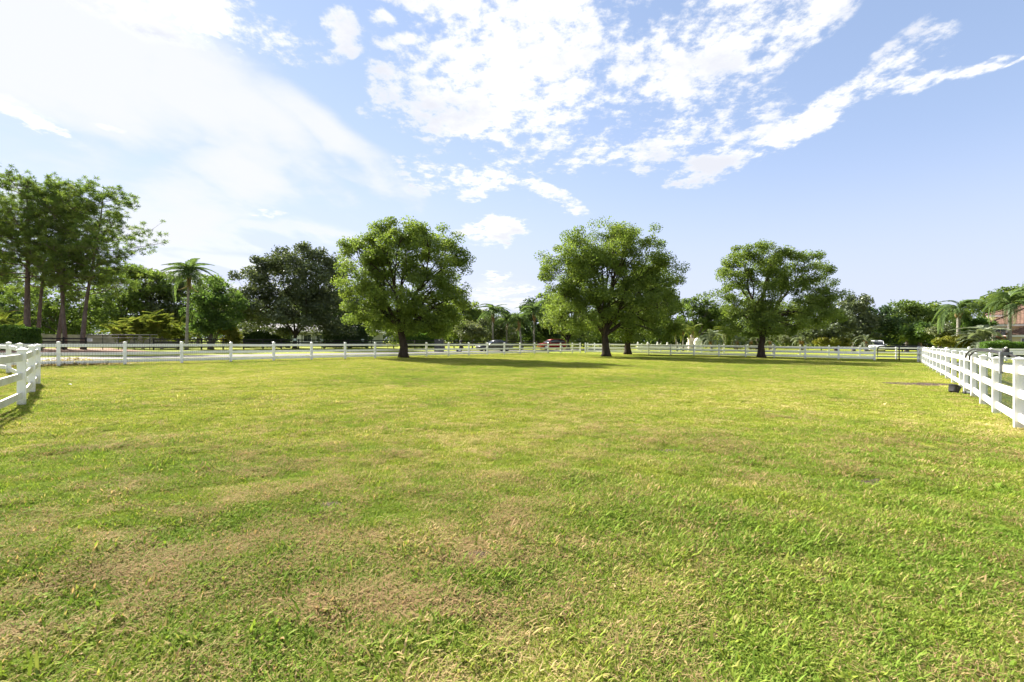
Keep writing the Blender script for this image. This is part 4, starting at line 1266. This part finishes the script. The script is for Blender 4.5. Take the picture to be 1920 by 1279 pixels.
for (nm, lab, px, d, sp, mt, seed, ncl, nlf, lsz, clr, bk) in BG:
    lb = px_lobes(px, d, 0, sp)
    low_ = min(l_[2] - l_[5] for l_ in lb)
    fork = max(0.5, min(low_ + 0.6, 3.2))
    tr = 0.30 if max(l_[2] + l_[5] for l_ in lb) > 5 else 0.10
    lsz *= 1.28
    tree(nm, lab, nm.split('_')[-1] if nm.split('_')[-1] in ('tree', 'shrub', 'bush') else 'tree', at(px, d), lb, fork, tr, ncl, nlf, lsz, mt, bk, seed, clr, 5, 0.35, 'trees and shrubs beyond the fences', sides=7, detail=ncl > 75, tint_sd=0.2)

# far wood closing the view
rw = np.random.default_rng(5)
m = MB()
far = []
for q in range(90):
    a_ = R(-66 + 132 * q / 89)
    dd = rw.uniform(104, 128)
    far.append((dd * math.sin(a_) / max(math.cos(a_), 0.35) * 0.8, dd * 1.0, rw.uniform(3.2, 5.4) * (1.9 if q < 34 else 1.35 if q < 60 else 1.15)))
for X, Y, H in far:
    n_ = 2200
    p = unit(n_, rw) * (rw.random(n_) ** 0.4)[:, None] * np.array([4.2, 3.0, H * 0.62]) + np.array([X, Y, H * 0.6])
    p = p[p[:, 2] > 0.1]
    leaves(m, p, 0.6, rw, rw.normal(0.45, 0.1) + rw.normal(0, 0.15, len(p)))
tag(m.build('far_wood', 'leaf_mid'), 'far-off green wood closing the view behind the gardens', 'wood', None, 'stuff')


# --- pines
def pine(label, px, d, top_py, base_lean, first, spread, seed, tr=0.30, n_br=34, side=0.0, tall_tint=0.5):
    r_ = np.random.default_rng(seed)
    x, y = at(px, d)
    H = hz(px, top_py, d)
    t = thing('pine_tree', label, 'tree', (x, y, -0.03), 0, 'pine trees by the black fence')
    k = 14
    u = np.linspace(0, 1, k)
    path = np.stack([base_lean * u ** 1.2 + 0.25 * np.sin(u * 5 + seed), 0.3 * np.sin(u * 4 + seed * 2), H * u * 0.97], 1)
    path[0, :2] = 0
    m = MB()
    m.tube(path, tr * (1 - 0.82 * u) + tr * 0.25 * np.exp(-u * 14), 12)
    m.build('trunk', 'bark_pine', t, True)
    nd = MB()
    tc_, tt_ = [], []
    for b_i in range(n_br):
        f_ = first + (1 - first) * (b_i + r_.uniform(0, .8)) / n_br
        p0 = np.array([np.interp(f_, u, path[:, q]) for q in range(3)])
        a_ = b_i * 2.4 + r_.uniform(-.5, .5)
        ln = spread * (1.0 - 0.55 * ((f_ - first) / (1 - first)) ** 2.2) * r_.uniform(0.55, 1.2)
        rise = r_.uniform(-0.10, 0.42) + 0.35 * (f_ - first)
        dirv = np.array([math.cos(a_) + side * .4, math.sin(a_), rise])
        p1 = p0 + dirv * ln
        bp = bent(p0, p1, r_, 6, 0.06, -0.06)
        lm = MB()
        r0 = tr * 0.30 * (1.1 - f_ * .7)
        lm.tube(bp, np.linspace(r0, 0.02, 6), 5, False)
        nt = int(6 + ln * 4.6)
        for q in range(nt):
            g_ = r_.uniform(0.55, 1.08)
            bpt = np.array([np.interp(min(g_, 1), np.linspace(0, 1, 6), bp[:, w]) for w in range(3)])
            e_ = bpt + r_.normal(size=3) * np.array([.50, .50, .42]) * (0.55 + ln * .17) + np.array([0, 0, 0.22])
            if q % 2 == 0:
                lm.tube([bpt, (bpt + e_) / 2 + (0, 0, -.05), e_], [0.022, 0.016, 0.01], 3, False)
            tc_.append(e_)
            tt_.append(r_.normal(0.5, 0.18))
        lm.build('limb', 'bark_pine', t, True)
    C = np.array(tc_)
    nn_ = 50
    c0 = np.repeat(C, nn_, 0)
    dv_ = unit(len(c0), r_)
    dv_[:, 2] = dv_[:, 2] * 0.8 + 0.25
    dv_ /= np.linalg.norm(dv_, axis=1)[:, None]
    sd = np.cross(dv_, unit(len(c0), r_))
    sd /= np.linalg.norm(sd, axis=1)[:, None] + 1e-9
    ln = r_.uniform(0.26, 0.50, (len(c0), 1))
    w_ = 0.021
    v = np.stack([c0 + sd * w_ * .4, c0 + dv_ * ln * .6 + sd * w_, c0 + dv_ * ln, c0 + dv_ * ln * .6 - sd * w_], 1).reshape(-1, 3)
    nd.add(v, np.arange(len(v)).reshape(-1, 4), None, np.repeat(np.clip(np.repeat(np.array(tt_), nn_) + r_.normal(0, .12, len(c0)), 0, 1), 4))
    nd.build('crown', 'needle', t)
    return t


pine('tall pine with the thickest trunk, nearest the rounded hedge', 52, 53, 335, -0.4, 0.40, 5.0, 3, 0.34, 44)
pine('pine cut by the edge of the photograph behind the rounded hedge', -40, 55, 345, 0.2, 0.26, 5.2, 4, 0.32, 42)
pine('slender pine between the thickest trunk and the twin trunks', 79, 55, 352, 0.1, 0.46, 3.0, 5, 0.22, 22)
pine('pine with reddish trunk, first of the close twin trunks', 110, 54, 350, 0.2, 0.44, 3.4, 6, 0.20, 24)
pine('pine with reddish trunk, second of the close twin trunks', 121, 53, 352, 0.15, 0.42, 4.0, 8, 0.21, 30)
pine('leaning open pine whose branches reach towards the queen palm', 156, 52, 352, 1.9, 0.34, 4.5, 9, 0.23, 46, 0.30)

# --- palms
def frond_mesh(name, mat, ln, droop, leaflet, width, n_l, r_, hang=0.5, stiff=0.0, arch=0.55):
    """feather frond along +X from the origin, arching down"""
    m = MB()
    k = 9
    u = np.linspace(0, 1, k)
    x = ln * (u - 0.22 * droop * u ** 3)
    z = ln * (arch * u - (arch + 0.55 * droop) * u ** 2.2)
    P = np.stack([x, np.zeros(k), z], 1)
    m.tube(P, np.linspace(0.035, 0.008, k), 4, False)
    c, dv_, w = [], [], []
    for q in range(n_l):
        f_ = 0.14 + 0.86 * (q + .5) / n_l
        p = np.array([np.interp(f_, u, P[:, i_]) for i_ in range(3)])
        e = 0.02
        tan = np.array([np.interp(min(f_ + e, 1), u, P[:, i_]) - np.interp(f_ - e, u, P[:, i_]) for i_ in range(3)])
        tan /= np.linalg.norm(tan) + 1e-9
        for sgn in (-1, 1):
            ll = leaflet * (0.45 + 0.85 * math.sin(math.pi * min(f_ * 0.92 + .08, 1))) * r_.uniform(.8, 1.15)
            out = np.array([0, sgn, 0.0]) * 0.9 + tan * (0.55 + stiff) + np.array([0, 0, 0.25 - hang * r_.uniform(.3, .9)])
            out /= np.linalg.norm(out)
            mid = p + out * ll * 0.55
            tip = mid + (out * 0.7 + np.array([0, 0, -hang])) / np.linalg.norm(out * 0.7 + np.array([0, 0, -hang])) * ll * 0.5
            sd = np.cross(out, np.array([0, 0, 1.0]))
            sd /= np.linalg.norm(sd) + 1e-9
            sd = sd * width * .5
            m.add([p - sd * .5, p + sd * .5, mid + sd, mid - sd, tip], [[0, 1, 2, 3]], [[3, 2, 4]], np.clip(r_.normal(.5, .2), 0, 1))
    return m.mesh(name, mat)


rp = np.random.default_rng(77)
FR = {
    'queen': [frond_mesh('frond', 'frond', 3.4, d_, 0.78, 0.066, 46, rp, 0.95, 0.0, a_) for d_, a_ in ((1.2, .55), (1.4, .7), (1.0, .45), (1.3, .6))],
    'royal': [frond_mesh('frond', 'frond', 3.1, d_, 0.55, 0.070, 44, rp, 0.45, 0.1, a_) for d_, a_ in ((1.0, .7), (1.2, .9), (0.8, .55), (1.1, .8))],
    'yellow': [frond_mesh('frond', 'frond_yellow', 2.3, d_, 0.46, 0.085, 32, rp, 0.40, 0.2, a_) for d_, a_ in ((0.9, .35), (1.1, .45), (0.7, .25))],
    'silver': [frond_mesh('frond', 'frond_silver', 2.1, d_, 0.42, 0.065, 32, rp, 0.15, 0.3, a_) for d_, a_ in ((0.8, .6), (1.1, .8), (0.7, .4))],
    'small': [frond_mesh('frond', 'frond_yellow', 1.9, d_, 0.45, 0.09, 24, rp, 0.45, 0.0, a_) for d_, a_ in ((1.0, .6), (1.2, .8), (0.8, .4))],
    'dry': [frond_mesh('frond', 'frond_dry', 2.0, 1.2, 0.40, 0.07, 18, rp, 0.7, 0.0, .1)],
}


def palm(label, px, d, base_h, kind, n_f, tr, seed, trunk_mat='bark_palm', boot=0.8, lean=0.0, fscale=1.0, el=(-30, 75), dry=0, group='palm trees', name='palm_tree', zspread=0.0):
    """base_h: height of the crown's centre above the ground"""
    r_ = np.random.default_rng(seed)
    x, y = at(px, d)
    t = thing(name, label, 'palm', (x, y, -0.02), 0, group)
    k = 9
    u = np.linspace(0, 1, k)
    P = np.stack([lean * u ** 1.4, 0 * u, base_h * u], 1)
    if base_h > 0.5:
        MB().tube(P, tr * (1 + 0.35 * np.exp(-u * 8) - 0.25 * u), 12).build('trunk', trunk_mat, t, True)
    if boot:
        m = MB()
        for q in range(10):
            a_ = q * 2.4
            z = base_h - boot * (1 - q / 12)
            m.tube([(lean + tr * .6 * math.cos(a_), tr * .6 * math.sin(a_), z), (lean + tr * 1.5 * math.cos(a_), tr * 1.5 * math.sin(a_), z + boot * .75)], [tr * .55, tr * .22], 5)
        m.build('boots', 'palm_boot', t, True)
    order = r_.permutation(n_f)
    for q in range(n_f + dry):
        isd = q >= n_f
        me = FR['dry'][0] if isd else FR[kind][q % len(FR[kind])]
        f = obj('frond', me, t, (lean + r_.normal(0, .5) * bool(zspread), r_.normal(0, .5) * bool(zspread), base_h + (0 if isd else 0.1) + r_.uniform(-.8, 1.0) * zspread))
        e_ = R(-80) if isd else R(el[0] + (el[1] - el[0]) * ((order[q % n_f] + .5) / n_f))
        f.rotation_euler = (r_.uniform(-.25, .25), -e_, q * 2.39996 + r_.uniform(-.3, .3))
        sc_ = fscale * r_.uniform(.85, 1.12)
        f.scale = (sc_, sc_, sc_)
    return t


palm('tall queen palm with drooping feathery crown in front of the live oak', 350, 53, hz(352, 520, 53), 'queen', 24, 0.155, 1, boot=1.3, lean=0.2, el=(-15, 84), dry=2, fscale=.86)
palm('tallest palm of the middle row, orange boots below its crown', 924, 72, hz(924, 592, 72), 'queen', 18, 0.17, 2, boot=1.2, el=(-5, 84), fscale=.92)
palm('shorter palm right beside the tallest of the middle row', 950, 74, hz(950, 608, 74), 'queen', 18, 0.14, 3, boot=1.0, el=(-5, 84), fscale=.85)
palm('leaning middle palm with golden boots, third of the row', 978, 70, hz(974, 605, 70), 'queen', 18, 0.15, 4, boot=1.3, lean=-.4, el=(-5, 84), fscale=.75, dry=1)
palm('palm before the dense dark tree, last of the middle row', 1001, 72, hz(1001, 592, 72), 'queen', 18, 0.15, 5, boot=1.1, el=(-5, 84), fscale=.95)
palm('stout palm with grey trunk before the far wood', 1797, 58, hz(1797, 588, 58), 'royal', 22, 0.24, 6, boot=0.6, el=(-35, 70))
palm('large palm standing in front of the tiled house', 1893, 54, hz(1893, 572, 54), 'royal', 24, 0.20, 7, boot=0.6, el=(-35, 78), fscale=.98)
palm('small leaning palm with yellow-green crown, by the beige pier', 1270, 70, hz(1266, 624, 70), 'small', 10, 0.12, 8, boot=0.5, lean=-.35, el=(-30, 70))
palm('small upright palm right next to the small leaning one', 1281, 71, hz(1281, 622, 71), 'small', 10, 0.12, 9, boot=0.5, el=(-30, 70))
palm('small palm with hanging brown fronds behind the beige pier', 1298, 78, hz(1298, 622, 78), 'small', 10, 0.13, 10, boot=0.6, el=(-30, 70), dry=3)
palm('bushy silver-green palm right of the white arched pier', 1334, 70, 1.4, 'silver', 26, 0.22, 11, boot=0.4, el=(-30, 85), fscale=1.1)
palm('bright yellow-green palm between silver palm and shade tree', 1357, 73, 2.6, 'small', 14, 0.12, 12, boot=0.4, el=(-30, 75), fscale=1.1)
palm('little palm with shaggy skirt left of the open-crowned tree trunk', 1382, 72, 1.5, 'silver', 14, 0.18, 13, boot=0.4, el=(-50, 70), fscale=.7, dry=3)
palm('little grey palm close to the open-crowned tree trunk', 1408, 71, 1.5, 'silver', 13, 0.17, 14, boot=0.4, el=(-50, 70), fscale=.7, dry=3)
palm('little pale palm just right of the open-crowned tree trunk', 1445, 69, 1.5, 'silver', 15, 0.17, 15, boot=0.4, el=(-50, 70), fscale=.8, dry=2)
palm('little palm with dry pinkish trunk farther from the open-crowned tree', 1503, 69, 1.6, 'silver', 14, 0.22, 16, trunk_mat='bark_pine', boot=0.4, el=(-40, 70), fscale=.8, dry=2)
palm('broad silver palm arching over the clipped hedge by the house', 1842, 55, 1.5, 'silver', 34, 0.25, 17, boot=0.4, el=(-30, 80), fscale=1.45)
palm('hanging silver palm fronds below the dark trees left of the pickup', 1623, 70, 1.7, 'silver', 14, 0.2, 18, boot=0.3, el=(-55, 60), fscale=.9, dry=2)
# areca clumps
for q, (px, d, h, n_, fs, lab) in enumerate(((232, 58, 1.2, 32, 1.0, 'golden areca palm clump nearest the pine trunks'),
                                            (268, 57, 1.5, 34, 1.15, 'golden areca palm clump in the middle behind the long gate'),
                                            (304, 57, 1.6, 34, 1.2, 'golden areca palm clump leaning towards the queen palm'),
                                            (332, 59, 1.0, 30, 1.0, 'low golden areca clump at the foot of the queen palm'),
                                            (12, 57, 2.0, 16, 1.0, 'golden areca clump above the rounded hedge'))):
    palm(lab, px, d, h, 'yellow', n_, 0.14, 30 + q, boot=0.0, el=(42, 86), fscale=fs, group='areca palm clumps', name='areca_palm', zspread=1.1)


# --- hedges
def hedge(label, pts, h, w, mat, seed, leaf=0.14, per=420, z0=0.0, group='clipped hedges'):
    r_ = np.random.default_rng(seed)
    x0, y0 = pts[0]
    t = thing('hedge', label, 'hedge', (x0, y0, 0), 0, group)
    m, core = MB(), MB()
    for a_, c_ in zip(pts[:-1], pts[1:]):
        a2, c2 = np.array(a_) - pts[0], np.array(c_) - pts[0]
        d_ = c2 - a2
        ln = np.hypot(*d_)
        u = d_ / ln
        nv = np.array([-u[1], u[0]])
        mid = (a2 + c2) / 2
        core.box((mid[0], mid[1], z0 + (h - z0) * .46), (max(ln - .35, .2), w * .72, (h - z0) * .84), math.atan2(u[1], u[0]))
        n_ = int(per * ln * (h + w))
        s_ = r_.uniform(-.02, 1.02, n_) * ln
        face = r_.random(n_)
        k_ = r_.normal(0, .07, n_)
        top = face < w / (w + 1.6 * h)
        o_ = np.where(top, r_.uniform(-.5, .5, n_) * w, np.where(face < .9, -w / 2, w / 2) + k_)
        z_ = np.where(top, h + k_ * .8, z0 + r_.random(n_) ** .8 * (h - z0))
        lump = 0.08 * np.sin(s_ * 2.1 + seed) + 0.05 * np.sin(s_ * 5.3)
        p = np.stack([a2[0] + u[0] * s_ + nv[0] * o_, a2[1] + u[1] * s_ + nv[1] * o_, z_ * (1 + lump * .6)], 1)
        leaves(m, p, leaf, r_, r_.normal(.5, .22, n_) + lump, 0.6, 0.1)
        ne = int(per * w * h * 1.6)
        for end in (0.0, ln):
            o2, z2, s2 = r_.uniform(-.5, .5, ne) * w, z0 + r_.random(ne) * (h - z0), end + r_.normal(0, .09, ne)
            leaves(m, np.stack([a2[0] + u[0] * s2 + nv[0] * o2, a2[1] + u[1] * s2 + nv[1] * o2, z2], 1), leaf, r_, r_.normal(.5, .22, ne), 0.6, 0.1)
    core.build('stems', 'leaf_dark', t)
    m.build('foliage', mat, t)
    return t


hedge('rounded bright green hedge at the edge below the pines', [at(-30, 47.0), at(20, 46.6), at(56, 46.4)], hz(30, 615, 46.5), 2.0, 'leaf_hedge', 1, 0.17, 620)
hedge('dark clipped hedge left of the live oak trunk', [at(462, 71), at(540, 71.5)], hz(500, 617, 71), 1.5, 'leaf_dark', 2, 0.2, 220)
hedge('dark clipped hedge between live oak and the first shade tree', [at(608, 71.5), at(688, 73)], hz(650, 619, 72), 1.5, 'leaf_dark', 3, 0.2, 220)
hedge('bright yellow-green hedge behind the first shade tree trunk', [at(755, 75), at(822, 76)], hz(790, 625, 75), 1.4, 'leaf_hedge', 4, 0.2, 240)
hedge('neatly clipped long hedge in front of the tiled house', [at(1845, 50), at(1990, 47.5)], hz(1880, 642, 49), 1.4, 'leaf_hedge', 5, 0.12, 520)

# stems of the multi-stem bushy tree
t = bpy.data.objects.get('bushy_tree')
if t:
    for q in range(7):
        r_ = np.random.default_rng(200 + q)
        a_ = R(-70 + 140 * q / 6)
        MB().tube(bent((0.1 * math.sin(a_), 0.05, 0), (1.5 * math.sin(a_), 0.3 * math.cos(a_), 3.4), r_, 7, 0.03), np.linspace(.07, .03, 7), 6).build('stem', 'bark_grey', t, True)

# ------------------------------------------------------------------ cut palm litter by the roadside fence
r_ = np.random.default_rng(90)
m = MB()
n_ = 900
s_ = r_.normal(0.5, 1.1, n_)
o_ = np.abs(r_.normal(0, .9, n_)) - 0.1
hgt = np.clip(0.32 - 0.12 * np.abs(s_ - .6), 0.04, 1) * r_.random(n_) * np.where(o_ > .4, 1, .35)
p = np.stack([FA[0] + FU[0] * s_ + FN[0] * o_, FA[1] + FU[1] * s_ + FN[1] * o_, 0.03 + hgt], 1)
leaves(m, p, 0.26, r_, r_.random(n_), 0.22, 0.6)
tag(m.build('palm_litter', 'frond_dry'), 'heap of dry cut palm fronds against the roadside fence', 'litter', None, 'stuff')

# a single pale fallen leaf on the lawn near the corner posts
x, y = at(132, 13.1)
m = MB()
v = []
for q, w_ in enumerate((0.0, .05, .075, .06, .03, 0.0)):
    for sg in (-1, 0, 1):
        v.append((q * .028 - .07, sg * w_ * .55, .03 + .02 * abs(sg) + .012 * math.sin(q)))
m.add(v, [[a_ * 3 + b_, a_ * 3 + 3 + b_, a_ * 3 + 4 + b_, a_ * 3 + 1 + b_] for a_ in range(5) for b_ in range(2)])
o = m.build('fallen_leaf', 'sign_white')
o.location = (x, y, float(relief(np.array(x), np.array(y))) + 0.03)
o.scale = (0.8, 0.8, 0.8)
tag(o, 'single pale fallen leaf on the lawn beyond the near corner posts', 'leaf')

# ------------------------------------------------------------------ turf: tufts of grass
tufts = []
src = bpy.data.collections.new('tuft_sources')


def blades(m, n_, r_, rad, l0, l1, w0, w1, lean0, lean1, z0=0.0, curl=0.5):
    for q in range(n_):
        a_ = r_.uniform(0, 2 * math.pi)
        rr2 = rad * math.sqrt(r_.random())
        p = np.array([rr2 * math.cos(a_), rr2 * math.sin(a_), r_.uniform(0, z0) - 0.004])
        b_ = r_.uniform(0, 2 * math.pi)
        le = R(r_.uniform(lean0, lean1))
        l_ = r_.uniform(l0, l1)
        w_ = r_.uniform(w0, w1)
        h = np.array([math.cos(b_), math.sin(b_), 0])
        d1 = h * math.sin(le) + np.array([0, 0, math.cos(le)])
        le2 = min(le + curl * r_.uniform(.2, 1.2), 1.75)
        d2 = h * math.sin(le2) + np.array([0, 0, math.cos(le2)])
        sd = np.array([-h[1], h[0], 0]) * w_ * .5
        mid = p + d1 * l_ * .55
        tip = mid + d2 * l_ * .45
        tip[2] = max(tip[2], 0.002)
        m.add([p - sd * .8, p + sd * .8, mid + sd, mid - sd, tip], [[0, 1, 2, 3]], [[3, 2, 4]], r_.random())


rt = np.random.default_rng(3)
specs = []
for q in range(3):                                      # fine upright turf
    m = MB(); blades(m, 44, rt, 0.055, .016, .038, .0026, .0044, 25, 80, .008, .5); specs.append(m)
for q in range(3):                                      # broad-bladed runners
    m = MB(); blades(m, 32, rt, 0.055, .022, .044, .0034, .0058, 30, 85, .010, .5); specs.append(m)
for q in range(3):                                      # flat dead thatch
    m = MB(); blades(m, 56, rt, 0.066, .025, .065, .0020, .0036, 66, 98, .020, .2); specs.append(m)
for q in range(2):                                      # clover and small weeds
    m = MB()
    for w in range(9):
        a_, rr2, z = rt.uniform(0, 6.28), 0.05 * math.sqrt(rt.random()), rt.uniform(.008, .026)
        c_ = np.array([rr2 * math.cos(a_), rr2 * math.sin(a_), z])
        for k in range(3):
            b_ = a_ + k * 2.1
            h = np.array([math.cos(b_), math.sin(b_), rt.uniform(-.2, .4)])
            sd = np.array([-math.sin(b_), math.cos(b_), 0]) * .006
            l_ = rt.uniform(.009, .015)
            m.add([c_, c_ + h * l_ * .6 + sd, c_ + h * l_, c_ + h * l_ * .6 - sd], [[0, 1, 2, 3]], None, rt.random())
    specs.append(m)
for q, m in enumerate(specs):
    o = bpy.data.objects.new('grass_tuft', m.mesh('grass_tuft', 'grass'))
    o['kind'] = 'stuff'
    src.objects.link(o)
    tufts.append(o)
names_sorted = [o.name for o in tufts]

rg = np.random.default_rng(13)


def scatter(n_, rmin, rmax, power):
    """radii with density falling as r^-power"""
    e = 2 - power
    r2 = (rmin ** e + rg.random(n_) * (rmax ** e - rmin ** e)) ** (1 / e)
    a_ = R(61) * (rg.random(n_) * 2 - 1)
    return r2, a_


r1, a1 = scatter(40000, 1.2, 5.0, 0.0)
r2, a2 = scatter(200000, 5.0, 52.0, 1.3)
rr3 = np.concatenate([r1, r2])
aa3 = np.concatenate([a1, a2])
X, Y = rr3 * np.sin(aa3), rr3 * np.cos(aa3)
rel = np.stack([X - FA[0], Y - FA[1]], 1)
off = rel @ FN
keep = off < 7.0
sx, sy = SOIL[0][0]
keep &= (((X - sx) / 1.1) ** 2 + ((Y - sy) / 0.75) ** 2 > 1) | (rg.random(len(X)) < 0.30)
for (c_, rx_, ry_) in SMALL:
    keep &= (((X - c_[0]) / rx_) ** 2 + ((Y - c_[1]) / ry_) ** 2 > 1) | (rg.random(len(X)) < 0.25)
X, Y, rr3 = X[keep], Y[keep], rr3[keep]
N = len(X)
# patchiness of the turf: dead thatch left of the camera, worn patches, greener hollows
big = fbm(X, Y, 0.16, 4, 2.0)
mid = fbm(X, Y, 0.75, 4, 6.0)
sml = fbm(X, Y, 3.8, 3, 4.0)
bump = (fbm(X, Y, 2.2, 3, 8.0) - 0.5) * 0.075 * np.clip((24.0 - rr3) / 10.0, 0, 1)
dead = 0.12 * (big - .5) + 0.26 * (mid - .5) + 0.85 * (sml - .5)
leftw = np.exp(-((X + 2.3) / 1.9) ** 2 - ((Y - 2.9) / 1.9) ** 2)
midw = np.exp(-((X + 0.35) / 0.75) ** 2 - ((Y - 2.75) / 0.75) ** 2)
dryv = 0.268 + 0.85 * dead + 3.2 * bump + (0.21 * leftw + 0.20 * midw) * (0.4 + 1.3 * sml)
dryv += 0.10 * np.exp(-((Y - 6.0) / 2.5) ** 2) * (mid - .35) * 4
dryv = np.clip(dryv + rg.normal(0, .17, N), 0, 1)
hue = np.clip(0.45 + 1.3 * (fbm(X, Y, 0.22, 4, 9.0) - .5) + 0.7 * (fbm(X, Y, 1.3, 3, 5.0) - .5) + rg.normal(0, .17, N), 0, 1)
kind = np.zeros(N, int)
u = rg.random(N)
lush = fbm(X, Y, 0.5, 3, 12.0)
kind = np.where(u < 0.42, rg.integers(0, 3, N), np.where(u < 0.42 + 0.50 * np.clip((lush - .25) * 2, .3, 1), 3 + rg.integers(0, 3, N), np.where(rg.random(N) < .05, 9 + rg.integers(0, 2, N), rg.integers(0, 3, N))))
kind = np.where(rg.random(N) < np.clip((dryv - .40) * 2.8, 0.03, .9), 6 + rg.integers(0, 3, N), kind)
scl = np.clip(1.0 + (rr3 - 5) * 0.055, 1.0, 3.0) * rg.uniform(.75, 1.3, N)
scl *= np.where((kind >= 3) & (kind < 6), 0.8 + 0.5 * lush, 1.0)
scl *= np.where((kind < 6) & (rg.random(N) < 0.07) & (rr3 < 14), rg.uniform(1.3, 1.8, N), 1.0)
scz = scl * np.where(rr3 > 5, np.clip(1.0 / (1 + (rr3 - 5) * 0.03), .5, 1), 1.0)
Z = relief(X, Y)
me = bpy.data.meshes.new('grass')
me.vertices.add(N)
me.vertices.foreach_set('co', np.stack([X, Y, Z], 1).astype(np.float32).ravel())
for nm, arr, ty in (('dry', dryv, 'FLOAT'), ('hue', hue, 'FLOAT'), ('rz', rg.uniform(0, 6.283, N), 'FLOAT'), ('sxy', scl, 'FLOAT'), ('sz', scz, 'FLOAT')):
    me.attributes.new(nm, ty, 'POINT').data.foreach_set('value', np.asarray(arr, dtype=np.float32))
me.attributes.new('kind_id', 'INT', 'POINT').data.foreach_set('value', kind.astype(np.int32))
me.update()
go = obj('grass', me)
tag(go, 'mown green and straw-coloured grass covering the whole paddock', 'grass', None, 'stuff')
ng = bpy.data.node_groups.new('grass_scatter', 'GeometryNodeTree')
ng.interface.new_socket('Geometry', in_out='INPUT', socket_type='NodeSocketGeometry')
ng.interface.new_socket('Geometry', in_out='OUTPUT', socket_type='NodeSocketGeometry')
N_ = ng.nodes.new
gi, gout = N_('NodeGroupInput'), N_('NodeGroupOutput')
jg = N_('GeometryNodeJoinGeometry')


def nattr(nm, ty='FLOAT'):
    n_ = N_('GeometryNodeInputNamedAttribute')
    n_.data_type = ty
    n_.inputs['Name'].default_value = nm
    return n_.outputs['Attribute']


cr_ = N_('ShaderNodeCombineXYZ')
ng.links.new(nattr('rz'), cr_.inputs[2])
cs_ = N_('ShaderNodeCombineXYZ')
a_ = nattr('sxy')
ng.links.new(a_, cs_.inputs[0])
ng.links.new(a_, cs_.inputs[1])
ng.links.new(nattr('sz'), cs_.inputs[2])
kid = nattr('kind_id', 'INT')
m2p = N_('GeometryNodeMeshToPoints')
ng.links.new(gi.outputs[0], m2p.inputs['Mesh'])
for q, o in enumerate(tufts):
    oi = N_('GeometryNodeObjectInfo')
    oi.inputs['Object'].default_value = o
    oi.inputs['As Instance'].default_value = True
    ip = N_('GeometryNodeInstanceOnPoints')
    cmp_ = N_('FunctionNodeCompare')
    cmp_.data_type = 'INT'
    cmp_.operation = 'EQUAL'
    ng.links.new(kid, cmp_.inputs[2])
    cmp_.inputs[3].default_value = q
    ng.links.new(m2p.outputs[0], ip.inputs['Points'])
    ng.links.new(cmp_.outputs[0], ip.inputs['Selection'])
    ng.links.new(oi.outputs['Geometry'], ip.inputs['Instance'])
    ng.links.new(cr_.outputs[0], ip.inputs['Rotation'])
    ng.links.new(cs_.outputs[0], ip.inputs['Scale'])
    ng.links.new(ip.outputs[0], jg.inputs[0])
ng.links.new(jg.outputs[0], gout.inputs[0])
md = go.modifiers.new('scatter', 'NODES')
md.node_group = ng
